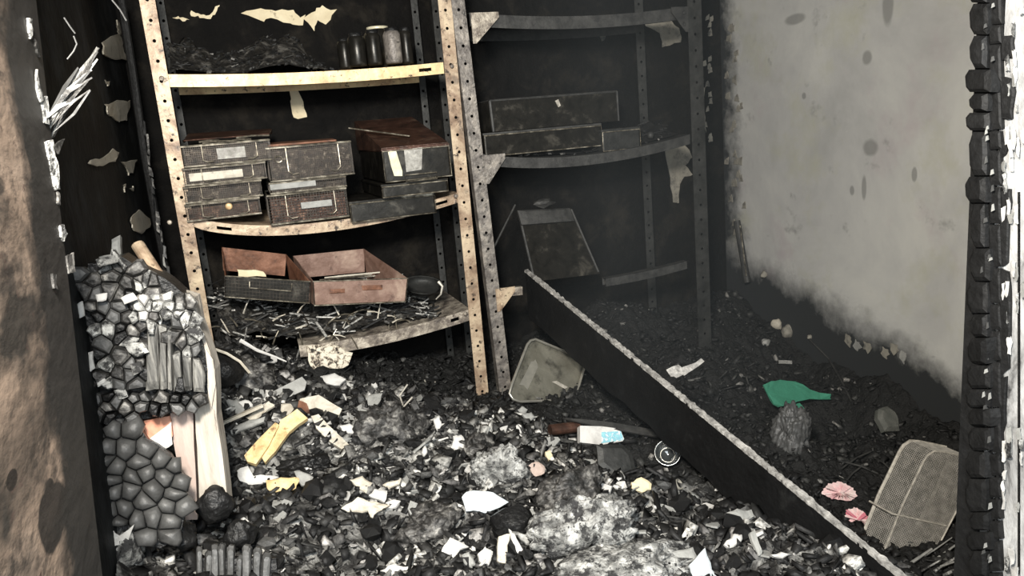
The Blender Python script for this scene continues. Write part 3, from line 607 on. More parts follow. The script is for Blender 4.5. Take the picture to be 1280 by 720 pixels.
cC, zc = case('steel_case', 'flat dark case with a wire handle, under the large reddish-lidded case', 'case', (477, 226, 560, 244), 2.52, .44, 'bigbox', 'bigbox')
X0, X1, Z0, Z1 = fr(506, 217, 546, 225, 2.495); MB().tube([(X0, 2.49, Z0), (X1, 2.49, Z0), (X1, 2.49, Z1), (X0, 2.49, Z1)], .0018, 5, True).build('handle', M['wire'], cC)
MB().bar(on(436, 160, 1, 2.75), on(512, 170, 1, 2.6), .004, .004).build('lid_rib', M['wire'], cB)
# upper shelf: jars and charred remains
zs = zz(470, 80)
for i, (px, w_, h_, dy, lb) in enumerate([(446, 20, 36, .05, 'soot-black jar, leftmost of the jars on the top shelf'), (467, 17, 38, .03, 'soot-black jar, second from left on the top shelf'), (491, 20, 39, .02, 'shiny scorched jar with cracked foil, third from left on the top shelf'), (508, 14, 40, .05, 'narrow grey jar, rightmost on the top shelf'),
                                      (430, 16, 34, .12, 'squat black jar at the back left of the jars on the top shelf')]):
    x = xx(px, 60, YF+dy); r = w_*.5*2.78/F; h = h_*2.78/F; t = thing('jar', (x, YF+dy, zs), lb, 'jar')
    MB().lathe((x, YF+dy, zs), [(0, 0), (r*.9, 0), (r, .006), (r*.98, h*.45), (r, h*.8), (r*.8, h*.9), (r*.75, h*.91)], 18).build('body', M['bigbox' if i != 2 else 'mottlegrey'], t, smooth=True)
    MB().lathe((x, YF+dy, zs), [(r*.78, h*.9), (r*.8, h), (0, h*1.02)], 18).build('lid', M['char'], t, smooth=True)
x = xx(472, 40, 2.78); zt = zs; t = thing('canister', (x, 2.78, zt), 'dark canister with a bright bleached rim, behind the jars', 'canister')
h = zz(472, 34, 2.78)-zt
MB().lathe((x, 2.78, zt), [(0, 0), (.05, 0), (.052, h*.8), (.036, h*.95)], 20).build('body', M['bigbox'], t, smooth=True)
MB().lathe((x, 2.78, zt), [(.036, h*.93), (.038, h*.94), (.038, h), (0, h+.003)], 20).build('lid', M['glare'], t, smooth=True)
def pile(name, label, pts, Y0, Y1, zbase, hfun, m, chips=0, cm='chipsdark', cs=(.01, .03), long_=.3, cat='debris'):
    xs = [p for p in pts]; n = 46; k = 22; mb = MB(); X0, X1 = xs; v = []
    for j in range(k+1):
        for i in range(n+1):
            u, q = i/n, j/k; x = X0+(X1-X0)*u; y = Y0+(Y1-Y0)*q; z = zbase(x)+hfun(u, q)*(.75+.5*noise.noise(V((x*14, y*14, zbase(x)))))+.012*noise.noise(V((x*50, y*50, 3)))*(1 if 0 < i < n and j > 0 else 0)
            v.append((x, y, z))
    mb.add(v, [(j*(n+1)+i, j*(n+1)+i+1, (j+1)*(n+1)+i+1, (j+1)*(n+1)+i) for j in range(k) for i in range(n)])
    t = thing(name, ((X0+X1)/2, (Y0+Y1)/2, zbase((X0+X1)/2)), label, cat, kind='stuff')
    tag(mb.build('soot_mound', m, t, smooth=True, recalc=False), kind='stuff')
    c = MB(); rr = random.Random(5)
    for _ in range(chips):
        p = V(v[rr.randrange(len(v))]); s = rr.uniform(*cs)
        if rr.random() < long_: a_ = rr.uniform(0, pi); d = V((cos(a_), sin(a_)*.6, rr.uniform(-.4, .4)))*s*2; c.bar(p-d+V((0, 0, .006)), p+d+V((0, 0, .006)), s*.25, s*.2)
        else:
            R = Matrix.Rotation(rr.uniform(0, 3), 3, 'Z') @ Matrix.Rotation(rr.uniform(-.8, .8), 3, 'X')
            c.hexa([p + R @ V((a_*s*.5*rr.uniform(.6, 1.2), b_*s*.4*rr.uniform(.6, 1.2), c_*s*.2)) for a_, b_, c_ in ((-1, -1, -1), (1, -1, -1), (1, 1, -1), (-1, 1, -1), (-1, -1, 1), (1, -1, 1), (1, 1, 1), (-1, 1, 1))])
    if chips: tag(c.build('fragments', M[cm], t), kind='stuff')
    return t
zA1 = lambda x: zz(212, 93)+(zz(553, 78)-zz(212, 93))*(x-xa1)/(xb0-xa1)-.012
pile('burnt_remains', 'heap of soot-black burnt remains on the left of the top shelf', (xa1+.005, xx(425, 80)), YF+.02, YBK-.02, zA1, lambda u, q: (.03+.15*min(1, q*1.6))*min(1, (1-u)*5)*(.8+.2*cos(u*9)), M['crust'], 420, 'chipsdark', (.006, .016), .06)
def zA3(x):
    t_ = (x-xa1)/(xb0+.01-xa1); tt = max(0, min(1, t_))**.72; return zz(250, 425)+(zz(577, 388)-zz(250, 425))*t_-.062*4*tt*(1-tt)
pile('instrument_tangle', 'tangle of scorched instruments and ash under the rusty boxes on the lower shelf', (xa1+.02, xb0-.10), YF+.015, YBK-.02, zA3, lambda u, q: (.045+.10*min(1, q*2.5))*min(1, (1-u)*7), M['crust'], 620, 'chips', (.010, .030), .75, 'instruments')
pile('burnt_remains', 'low pile of dark burnt remains on the right unit shelf, round the cases', (xc1+.01, xd0-.02), YF+.05, YBK-.02, lambda x: zz(608, 192)+(zz(862, 168)-zz(608, 192))*(x-xc1)/(xd0-xc1)-.040*4*((x-xc1)/(xd0-xc1))*(1-(x-xc1)/(xd0-xc1)), lambda u, q: .012+.05*u*min(1, q*2), M['darkheap'], 200, 'chipsdark', (.01, .02))
# single instruments in the tangle
rr = random.Random(11)
for i in range(34):
    px = rr.uniform(262, 520); X = xx(px, 400); py = rr.uniform(382, 400+ (30 if px < 480 else 5)); Y = YF+rr.uniform(-.01, .05)
    p = on(px, py, 1, Y); L_ = rr.uniform(.03, .07); a = rr.choice([rr.uniform(-.5, .5), rr.uniform(.6, 2.4)]); d = V((cos(a), rr.uniform(-.2, .2), sin(a)*.9))*L_*.5
    o = MB().tube([p-d, p+V((0, -.004, .004)), p+d], .0030, 6, r1=.0016).build('steel_instrument', M[rr.choice(['wire', 'wirepale', 'wiredark', 'pale'])])
    tag(o, 'slim scorched instrument sticking out of the tangle on the lower shelf', 'instrument', 'instruments in the lower shelf tangle')
for i, (px, py, r, a) in enumerate([(452, 398, .05, .5), (430, 405, .055, .8), (500, 408, .04, .2), (340, 415, .035, 2.2)]):   # curved tubing
    c = on(px, py, 1, YF+.02); o = MB().tube([c+V((cos(t_/10*pi+a)*r, .01*sin(t_), sin(t_/10*pi+a)*r*.6)) for t_ in range(11)], .0026, 6).build('bent_tube', M['wire'])
    tag(o, 'thin curved metal tube looped in the tangle on the lower shelf', 'tube', 'curved tubes in the tangle')
# rusty boxes on the lower shelf
def openbox(name, label, fpoly, bpoly, Yf, Yb, mf, mb_, extra=None):
    f = [on(x, y, 1, Yf) for x, y in fpoly]; b = [on(x, y, 1, Yb) for x, y in bpoly]   # tl tr br bl
    t = thing(name, (f[2]+f[3])/2, label, 'box')
    MB().prism(f, (0, -1, 0), .003).build('front_panel', M[mf], t); MB().prism(b, (0, -1, 0), .003).build('back_panel', M[mb_], t)
    dz = V((0, 0, .003))
    bl, br = V((b[0].x, Yb, f[3].z)), V((b[1].x, Yb, f[2].z))
    MB().hexa([f[3], f[2], br, bl, f[3]+dz, f[2]+dz, br+dz, bl+dz]).build('bottom', M[mb_], t)
    for q, (i_, j_, bb) in enumerate(((0, 3, 0), (1, 2, 1))):
        s_ = .003*(1 if q == 0 else -1); e = V((s_, 0, 0)); B0 = b[bb]; B1 = (bl, br)[q]
        MB().hexa([f[j_], f[j_]+e, B1+e, B1, f[i_], f[i_]+e, B0+e, B0]).build('side_panel', M[mb_], t)
    MB().tube([f[0], f[1], f[2], f[3]], .0022, 6, True).build('front_rim', M['wire'], t)
    return t, f, b
t, f, b = openbox('instrument_box', 'open rusty box with a dark mesh front, left on the lower shelf', [(281, 345), (388, 352), (387, 379), (281, 371)], [(277, 309), (358, 318), (356, 345), (279, 338)], 2.55, 2.80, 'bigbox', 'rust')
x0_, x1_ = f[0], f[1]; mb = MB()
for i in range(26): mb.bar(f[0].lerp(f[1], i/25)+V((0, -.002, 0)), f[3].lerp(f[2], i/25)+V((0, -.002, 0)), .0012, .0012, (0, 1, 0))
for i in range(1, 6): mb.bar(f[0].lerp(f[3], i/6)+V((0, -.002, 0)), f[1].lerp(f[2], i/6)+V((0, -.002, 0)), .0012, .0012)
tag(mb.build('wire_mesh', M['wiredark'], t), kind='stuff')
MB().tube([on(312, 352, 1, 2.545), on(312, 360, 1, 2.54), on(364, 364, 1, 2.54), on(365, 354, 1, 2.545)], .002, 5).build('handle', M['wire'], t)
o = slab('scorched_paper', rag([(297, 337), (330, 339), (332, 346), (298, 345)], 3, 1, 3), (0, 2.6, 0), (0, -1, 0), .012, M['paint']); tag(o, 'yellowed scorched wad inside the left rusty box', 'paper')
t2, f2, b2_ = openbox('instrument_box', 'open pinkish-brown rusted box holding loose rods, right on the lower shelf', [(391, 352), (510, 348), (507, 377), (393, 382)], [(366, 320), (455, 311), (456, 340), (380, 347)], 2.53, 2.78, 'rustpale', 'rustpale')
for pl in ([(412, 362), (431, 361), (431, 366), (412, 367)], [(452, 357), (478, 356), (478, 362), (453, 363)]):
    slab('latch', pl, (0, 2.526, 0), (0, -1, 0), .003, M['rust'], t2, dome=.001)
rr = random.Random(3)
for i in range(9):
    x = rr.uniform(398, 430); l = rr.uniform(35, 62); y = 346+rr.uniform(-3, 3); a_ = on(x, y+2, 1, 2.60+.01*i); b_ = on(min(x+l, 498), y-3, 1, 2.62+.012*i)
    o = MB().tube([a_, b_], .0026, 6).build('metal_rod', M[rr.choice(['wirepale', 'wire', 'pale'])]); tag(o, 'thin pale metal rod lying in the pinkish rusted box', 'rod', 'rods in the pinkish box')
o = MB().tube([on(548, 352, 1, 2.62), on(553, 358, 1, 2.61), on(551, 368, 1, 2.61), on(545, 374, 1, 2.62)], .006, 6, r1=.002).build('curved_shard', M['wirepale']); tag(o, 'small curved shiny shard at the right end of the lower shelf', 'shard')
o = MB().lathe(on(528, 365, 1, 2.70), [(0, 0), (.045, .004), (.075, .03), (.078, .032), (.046, .008), (0, .006)], 20, (.1, -.3, 1)).build('kidney_dish', M['darksteel'], smooth=True); tag(o, 'shallow blackened dish at the right end of the lower shelf', 'dish')
# right unit
u1, zu1 = case('container', 'low dark container, lowest on the middle shelf of the right unit', 'container', (605, 160, 752, 190), 2.64, .30, 'bigbox', 'b2steel')
def bin_(label, rect, Y, dep, seat):
    X0, X1, Z0, Z1 = fr(*rect, Y); Z0 = seat; t = thing('open_bin', ((X0+X1)/2, Y+dep/2, Z0), label, 'bin'); c_ = .012
    MB().box((X0, Y, Z0), (X1, Y+.003, Z1)).build('front_panel', M['bigbox'], t)
    MB().box((X0, Y+dep-.003, Z0), (X1, Y+dep, Z1)).build('back_panel', M['bigbox'], t)
    MB().box((X0, Y+.003, Z0), (X0+.003, Y+dep-.003, Z1)).build('side_panel', M['bigbox'], t); MB().box((X1-.003, Y+.003, Z0), (X1, Y+dep-.003, Z1)).build('side_panel', M['bigbox'], t)
    MB().box((X0+.003, Y+.003, Z0), (X1-.003, Y+dep-.003, Z0+.003)).build('bottom', M['bigbox'], t)
    MB().tube([(X0, Y, Z1), (X1, Y, Z1), (X1, Y+dep, Z1), (X0, Y+dep, Z1)], .004, 6, True).build('rim', M['b2steel'], t)
    MB().tube([(X0, Y-.002, Z1), (X0+.004, Y-.003, Z0)], .006, 6).build('corner_post', M['b2steel'], t); MB().tube([(X1, Y-.002, Z1), (X1, Y-.003, Z0)], .004, 6).build('corner_post', M['b2steel'], t)
    return t
bn = bin_('rectangular dark bin with a paler rim, standing on the low container in the right unit', (613, 120, 772, 156), 2.66, .26, zu1+.002)
slab('latch', [(694, 126), (698, 124), (701, 132), (698, 134)], (0, 2.655, 0), (0, -1, 0), .004, M['wirepale'], bn)
case('carton', 'small dark carton beside the low container in the right unit', 'carton', (753, 160, 800, 188), 2.62, .16, 'darksteel', 'darksteel')
o = MB().lathe(on(813, 169, 1, 2.66)-V((0, 0, .014)), [(0, 0), (.010, .003), (.014, .014), (.010, .025), (0, .028)], 12).build('small_ball', M['b2steel'], smooth=True); tag(o, 'small pale round knob on the middle shelf of the right unit', 'ball')
o = slab('folded_case', [(706, 10), (770, -12), (776, -4), (776, 5), (712, 14)], (0, 2.7, 0), (0, -1, .2), .15, M['pinktimber']); bpy.data.objects.remove(o)
# leaning chute
t = thing('leaning_panel', on(700, 350, 1, 2.6), 'dark steel panel with a raised cap, leaning behind the top of the fallen beam', 'panel')
pn = onp(700, 300, on(700, 345, 1, 2.60), (0, -.9, .45)); P0 = tuple(on(700, 345, 1, 2.60)); nn = (0, -.9, .45)
slab('face', [(648, 264), (714, 260), (750, 342), (668, 352)], P0, nn, .006, M['bigbox'], t)
slab('cap', [(647, 263), (712, 260), (718, 276), (652, 281)], tuple(V(P0)+V((0, -.012, .006))), nn, .012, M['b2steel'], t, dome=.004)
for a_, b_ in (((648, 264), (668, 350)), ((714, 262), (748, 340))):
    q0, q1 = onp(*a_, P0, nn), onp(*b_, P0, nn); MB().tube([q0, q1], .005, 6).build('folded_edge', M['b2steel'], t)
o = MB().tube([on(644, 256, 1, 2.72), on(616, 312, 1, 2.66)], .004, 6).build('thin_rod', M['b2steel']); tag(o, 'thin dull rod leaning beside the leaning steel panel', 'rod')
q = on(680, 254, 1, 2.72); bm_ = rock(71, .09, .05, .035, 2); bm_.materials.append(M['b2steel']); o = bpy.data.objects.new('soot_lump', bm_); COL.objects.link(o); o.location = q; tag(o, 'grey soot lump resting on the cap of the leaning panel', 'debris')
o = MB().tube([on(921, 276, 0, XR-.03), on(934, 353, 0, XR-.03)], .015, 10).build('standing_rod', M['b2steel']); tag(o, 'dull grey rod standing against the corner of the grey wall', 'rod')
o = MB().tube([on(925, 282, 0, XR-.045), on(933, 345, 0, XR-.045)], .003, 6).build('standing_wire', M['wire']); tag(o, 'bright thin wire beside the rod in the corner', 'wire')

# ------------------------------------------------------------------ fallen beam
E1 = on(658, 338, 1, 2.64); E2 = on(1140, 730, 1, 1.10); d = (E2-E1).normalized(); side = d.cross(V((0, 0, 1))).normalized(); dn = V((0, 0, -1))
E2 = E2 + d*.12
t = thing('fallen_rail', E1+V((0, 0, -.2)), 'long soot-black steel rail with a top edge painted pale as if lit, fallen across the rubble', 'rail')
n = 60; H_ = .185; vs = []; fs = []
for i in range(n+1):
    p = E1.lerp(E2, i/n); k = .002*noise.noise(p*25)
    for q in (p+side*.006, p-side*.006, p-side*.006+dn*(H_+.012*noise.noise(p*12)), p+side*.006+dn*(H_+.012*noise.noise(p*12))): vs.append(q+side*k)
for i in range(n):
    for k in range(4): fs.append((i*4+k, i*4+(k+1) % 4, i*4+4+(k+1) % 4, i*4+4+k))
fs += [(0, 1, 2, 3), (n*4, n*4+3, n*4+2, n*4+1)]
MB().add(vs, fs).build('web', M['beamface'], t)
mb = MB(); n = 260; vs = []; fs = []
for i in range(n+1):
    p = E1.lerp(E2, i/n); a_ = noise.noise(p*60)*.0025+noise.noise(p*150)*.0018; wd = .0075+a_
    for q in (p-side*wd+V((0, 0, .004+a_)), p+side*wd+V((0, 0, .004-a_)), p+side*wd-V((0, 0, .006)), p-side*wd-V((0, 0, .009+a_))): vs.append(q)
for i in range(n):
    for k in range(4): fs.append((i*4+k, i*4+(k+1) % 4, i*4+4+(k+1) % 4, i*4+4+k))
MB().add(vs, fs).build('top_edge', M['beamedge'], t)
for i, pl in enumerate(([(832, 462), (848, 456), (858, 466), (846, 472), (838, 470)], [(846, 462), (862, 456), (877, 449), (880, 453), (866, 462), (856, 470)])):
    slab('torn_flange', rag(pl, 2, 1, i), tuple(E1.lerp(E2, .40)+V((0, 0, .01))), (-.2, -.7, .6), .003, M['beamedge'], t, curl=.004)

# ------------------------------------------------------------------ voronoi char blocks (picture-free: cells of a plane in metres)
def clip(poly, a, b):
    mx, my = (a[0]+b[0])/2, (a[1]+b[1])/2; nx_, ny_ = b[0]-a[0], b[1]-a[1]; out = []
    for i in range(len(poly)):
        p, q = poly[i], poly[(i+1) % len(poly)]; dp = (p[0]-mx)*nx_+(p[1]-my)*ny_; dq = (q[0]-mx)*nx_+(q[1]-my)*ny_
        if dp <= 0: out.append(p)
        if (dp < 0 < dq) or (dq < 0 < dp): t_ = dp/(dp-dq); out.append((p[0]+(q[0]-p[0])*t_, p[1]+(q[1]-p[1])*t_))
    return out
def inside(p, poly):
    c = False; j = len(poly)-1
    for i in range(len(poly)):
        a_, b_ = poly[i], poly[j]
        if (a_[1] > p[1]) != (b_[1] > p[1]) and p[0] < (b_[0]-a_[0])*(p[1]-a_[1])/(b_[1]-a_[1])+a_[0]: c = not c
        j = i
    return c
def cells(poly, sx, sy, seed, jit=.35, gap=1.0):
    rr = random.Random(seed); x0 = min(p[0] for p in poly); x1 = max(p[0] for p in poly); y0 = min(p[1] for p in poly); y1 = max(p[1] for p in poly); P = []
    y = y0; r = 0
    while y < y1+sy:
        x = x0 + (sx/2 if r % 2 else 0)
        while x < x1+sx: P.append((x+rr.uniform(-jit, jit)*sx, y+rr.uniform(-jit, jit)*sy)); x += sx
        y += sy; r += 1
    out = []
    for i, p in enumerate(P):
        if not inside(p, poly): continue
        c = [(p[0]-sx*1.3, p[1]-sy*1.3), (p[0]+sx*1.3, p[1]-sy*1.3), (p[0]+sx*1.3, p[1]+sy*1.3), (p[0]-sx*1.3, p[1]+sy*1.3)]
        for j, q in enumerate(P):
            if j != i and abs(q[0]-p[0]) < sx*2.6 and abs(q[1]-p[1]) < sy*2.6: c = clip(c, p, q)
            if len(c) < 3: break
        if len(c) < 3: continue
        cx = sum(a_[0] for a_ in c)/len(c); cy = sum(a_[1] for a_ in c)/len(c); w_ = max(max(abs(a_[0]-cx), abs(a_[1]-cy)) for a_ in c); k = max(.5, 1-gap/w_)
        out.append([(cx+(a_[0]-cx)*k, cy+(a_[1]-cy)*k) for a_ in c])
    return out
def charpanel(root, poly, sx, sy, p0, n, seed, mats, dome=(.006, .014), th=.02, gap=1.2, jit=.35, name='char_block', smooth=False):
    rr = random.Random(seed); n = V(n).normalized()
    if sum(1 for q in p0 if q == 0) == 2:
        a_ = [i for i in (0, 1, 2) if p0[i] != 0][0]; p0 = on(sum(q[0] for q in poly)/len(poly), sum(q[1] for q in poly)/len(poly), a_, p0[a_])
    for c in cells(poly, sx, sy, seed, jit, gap):
        m = rr.choice(mats); off = rr.uniform(-.003, .006)
        slab(name, c, tuple(V(p0)+n*off), n, th, M[m], root, dome=rr.uniform(*dome), smooth=smooth)

# ------------------------------------------------------------------ burnt stud and lumps against the left wall
YT = 1.66
t = thing('timber_stud', on(262, 640, 1, YT), 'split bleached timber stud standing beside the charred block, left of the heap', 'timber')
p0 = (0, YT, 0)
slab('right_plank', rag([(222, 366), (243, 372), (249, 402), (262, 440), (269, 462), (271, 520), (284, 618), (286, 640), (250, 640), (248, 600), (246, 560), (244, 520), (240, 480), (232, 420)], 2, .5, 1), p0, (-.15, -1, .05), .055, M['timber'], t)
slab('left_plank', rag([(196, 368), (222, 366), (231, 420), (238, 470), (241, 520), (243, 560), (245, 600), (247, 650), (232, 650), (226, 600), (214, 540), (210, 470), (205, 420)], 2, .5, 2), (0, YT+.008, 0), (-.05, -1, .05), .05, M['pinktimber'], t)
slab('bulge', rag([(226, 425), (252, 428), (266, 450), (270, 480), (264, 510), (258, 470), (246, 440)], 2, .5, 4), (0, YT-.004, 0), (-.1, -1, .1), .01, M['timber'], t, dome=.004)
t = thing('charred_block', on(180, 530, 1, YT-.02), 'big cracked lump of charred wood with ashy scales, against the left wall', 'charred wood')
YC = YT-.03
o = slab('core', rag([(110, 330), (150, 322), (200, 345), (236, 372), (258, 440), (260, 505), (225, 515), (165, 528), (108, 522), (100, 420)], 3, 2, 9), (0, YC+.02, 0), (0, -1, .05), .10, M['char'], t)
charpanel(t, [(104, 335), (150, 322), (196, 345), (206, 400), (186, 404), (180, 490), (106, 492), (112, 440), (112, 400), (102, 372)], 21, 12, (0, YC, 0), (.05, -1, .12), 5, ['charmix', 'charmix', 'char', 'chargrey', 'ash'], (.002, .010), .03, .8, .48)
charpanel(t, [(206, 362), (236, 374), (250, 410), (258, 444), (240, 446), (214, 440), (214, 405)], 13, 20, (0, YC-.004, 0), (.1, -1, .1), 15, ['charmix', 'ash', 'chargrey'], (.003, .009), .03, .9, .4)
charpanel(t, [(106, 490), (180, 488), (258, 484), (257, 512), (220, 516), (165, 528), (108, 530)], 17, 14, (0, YC-.02, 0), (.05, -1, .2), 6, ['charmix', 'chargrey', 'char'], (.005, .014), .045, 1.0, .4)
charpanel(t, [(160, 372), (205, 362), (238, 380), (222, 402), (190, 405), (166, 400)], 13, 11, (0, YC-.01, 0), (.05, -1, .3), 7, ['ash', 'white', 'charmix'], (.003, .009), .03, .6, .4)
for i, pl in enumerate(([(184, 408), (197, 405), (199, 486), (182, 488)], [(198, 406), (208, 410), (209, 486), (200, 487)], [(209, 412), (214, 414), (215, 488), (210, 487)], [(216, 444), (226, 440), (228, 488), (217, 489)], [(228, 443), (238, 447), (240, 488), (229, 488)], [(241, 448), (250, 450), (257, 470), (256, 490), (242, 490)])):
    slab('wood_fibre', rag(pl, 3, .6, i), (0, YC-.012-.004*(i % 3), 0), (.15*((i % 2)-.5), -1, .05), .045, M['fibre'], t, dome=.005)
for i, (pl, m_) in enumerate((([(150, 372), (166, 366), (172, 374), (156, 380)], 'white'), ([(120, 368), (134, 366), (133, 376), (121, 378)], 'white'), ([(155, 430), (178, 428), (186, 440), (172, 446), (160, 440)], 'ash'), ([(163, 455), (176, 452), (180, 462), (166, 470)], 'ash'), ([(120, 325), (147, 318), (148, 328), (124, 334)], 'ash'), ([(110, 440), (116, 438), (118, 460), (112, 466)], 'white'), ([(96, 380), (104, 376), (106, 394), (99, 398)], 'white'), ([(100, 500), (108, 498), (106, 520), (98, 512)], 'white'), ([(92, 512), (98, 516), (106, 536), (100, 538)], 'white'), ([(118, 470), (130, 470), (132, 480), (122, 484)], 'white'), ([(142, 488), (156, 486), (160, 496), (148, 500)], 'ash'))):
    slab('ash_scale', rag(pl, 2, .8, i), (0, YC-.024, 0), (0, -1, .3), .004, M[m_], t, dome=.002, curl=.002)
o = MB().tube([on(172, 306, 1, 1.78), on(192, 337, 1, 1.74), on(214, 370, 1, 1.70)], .0135, 14).build('broken_pipe', M['cream']); tag(o, 'short cream pipe leaning above the charred block by the left post', 'pipe')
o = slab('pale_plaster_lump', rag([(140, 300), (150, 294), (152, 318), (158, 328), (146, 334), (130, 330), (124, 322), (138, 320)], 2, 1, 7), (0, 1.78, 0), (0, -1, .4), .02, M['grey'], dome=.004); tag(o, 'grey plaster lump on top of the charred block', 'plaster')
for i, (pl, lb) in enumerate((([(176, 527), (190, 524), (212, 520), (216, 545), (206, 553), (186, 550), (175, 545)], 'orange brick fragment showing under the charred block beside the pink plank'), ([(117, 532), (130, 530), (132, 540), (120, 548)], 'small orange brick fragment at the upper left of the scaly charred board'))):
    o = slab('brick_fragment', rag(pl, 2, .6, i), (0, YT-.01, 0), (0, -1, .2), .05, M['brick']); tag(o, lb, 'brick')
o = slab('cream_sheet_scrap', rag([(188, 548), (214, 528), (216, 556), (204, 562), (192, 560)], 2, 1, 3), (0, YT-.018, 0), (0, -1, .3), .005, M['white'], dome=.003); tag(o, 'small off-white scrap below the orange brick fragment', 'scrap')
t = thing('scaly_charred_board', on(170, 680, 1, YC-.06), 'charred board cracked into grey scales, leaning at the lower left', 'charred wood')
AP = [(116, 545), (140, 525), (165, 520), (182, 548), (212, 566), (232, 600), (232, 640), (222, 672), (200, 684), (165, 676), (150, 660), (118, 648), (112, 600)]
p0 = tuple(on(170, 600, 1, YC-.06)); nn = (.05, -1, .35)
slab('core', rag(AP, 2, 2, 3), tuple(V(p0)+V((0, .012, 0))), nn, .05, M['char'], t)
charpanel(t, AP, 24, 19, p0, nn, 8, ['chargrey'], (.010, .016), .02, .9, .42, smooth=True)
o = thing('melted_lump', on(150, 715, 1, YC-.10), 'pale wrinkled melted lump at the bottom left corner of the heap', 'debris')
def lump(name, px, py, wpx, hpx, m, label, cat='ash', Y=None, dep=1.0, sub=5, amp=.22, freq=2.2, seed=0, parent=None, fine=.07, group=None, lift=0):
    p = on(px, py, 1, Y) if Y else hit(px, py); s = (p-C0).dot(fw)/F; bm = bmesh.new(); bmesh.ops.create_icosphere(bm, subdivisions=sub, radius=.5); k = V((seed*7.3, seed*1.7, 3))
    for v in bm.verts:
        c = v.co.copy(); d_ = 1+amp*2*noise.noise(c*freq+k)+amp*abs(noise.noise(c*freq*3+k))+fine*noise.noise(c*16+k)+fine*.7*noise.noise(c*38+k); v.co = V((c.x*wpx*s*d_, c.y*max(wpx, hpx)*.8*dep*s*d_, c.z*hpx*s*d_))
    me = bpy.data.meshes.new(name); bm.to_mesh(me); bm.free(); me.materials.append(m); me.polygons.foreach_set('use_smooth', [True]*len(me.polygons))
    o = bpy.data.objects.new(name, me); COL.objects.link(o); o.location = p-(org(parent) if parent else V())+V((0, 0, lift))
    if parent: o.parent = parent
    else: tag(o, label, cat, group)
    return o
lump('body', 150, 690, 46, 62, M['ash'], '', Y=YC-.09, sub=4, seed=2, parent=o, amp=.35)
slab('curl', rag([(124, 668), (140, 662), (150, 670), (168, 655), (160, 676), (140, 684), (128, 682)], 2, 1, 3), tuple(on(145, 672, 1, YC-.115)), (0, -1, .4), .004, M['white'], o, curl=.008)
lump('black_lump', 267, 632, 42, 44, M['char'], 'shiny black rounded lump at the foot of the split timber stud', 'charcoal', Y=YT-.05, sub=4, amp=.12, seed=4)
lump('black_lump', 224, 672, 46, 36, M['char'], 'flat matt black lump below the scaly charred board', 'charcoal', Y=YT-.07, sub=4, amp=.15, seed=5)
lump('black_lump', 300, 668, 34, 34, M['char'], 'matt black lump right of the shiny black lump by the stud', 'charcoal', Y=YT-.03, sub=4, amp=.2, seed=6)
lump('grey_stack_lump', 218, 658, 18, 30, M['chargrey'], 'small grey knobbly lump between the scaly board and the stud foot', 'charcoal', Y=YT-.10, sub=3, amp=.2, seed=8)
t = thing('ribbed_charred_board', on(290, 716, 1, 1.52), 'charred board end cracked into upright grey ribs, at the bottom edge', 'charred wood')
p0 = tuple(on(290, 700, 1, 1.54)); nn = (0, -1, .4)
slab('core', [(248, 698), (345, 698), (348, 735), (246, 735)], tuple(V(p0)+V((0, .01, 0))), nn, .04, M['char'], t)
x = 245
for i in range(9):
    w_ = random.uniform(8, 13); y = 678+random.uniform(-4, 10)+i*1.2; k = random.uniform(-3, 3)
    slab('char_block', rag([(x+k, y+4), (x+k+w_*.3, y), (x+k+w_*.75, y+1), (x+k+w_-1, y+5), (x+w_-1, 738), (x, 738)], 2, .7, i), tuple(V(p0)+V((0, random.uniform(-.006, .006), 0))), (random.uniform(-.2, .2), -1, .4), .02, M['chargrey'], t, dome=random.uniform(.004, .009)); x += w_
# shredded lining hanging behind the left reveal
t = thing('shredded_lining', on(90, 110, 1, 1.20), 'fan of torn grey and white lining strips hanging by the left door reveal', 'lining')
rr = random.Random(8)
for i in range(17):
    s_ = i/16; x0 = 128-rr.uniform(0, 10)-s_*14; y0 = 58+s_*55+rr.uniform(-4, 4); x1 = 60+rr.uniform(-3, 8); y1 = 158+rr.uniform(-18, 16)
    if i % 3 == 2: x0 -= 18; y0 += 22
    mx, my = (x0+x1)/2+rr.uniform(-6, 2), (y0+y1)/2+rr.uniform(-8, 4); wd = rr.uniform(1.2, 4.0)
    slab('strip', [(x0, y0), (mx+wd, my), (x1+wd*.7, y1), (x1-wd*.3, y1+1), (mx-wd*.6, my-wd), (x0-1.5, y0-1.5)], (0, 1.22-.004*i, 0), (rr.uniform(-.4, .4), -1, rr.uniform(-.2, .5)), .0015, M[rr.choice(['charmix', 'charmix', 'chargrey', 'fibre', 'grey'])], t, curl=.004, seed=i)
for i, (pts) in enumerate([[(92, 45), (96, 55), (92, 64), (84, 74)], [(140, 0), (150, 12), (158, 26)], [(80, 22), (88, 34), (94, 42)]]):
    MB().tube([on(x, y, 1, 1.30) for x, y in pts], .0012, 5).build('strand', M['chargrey'], t)
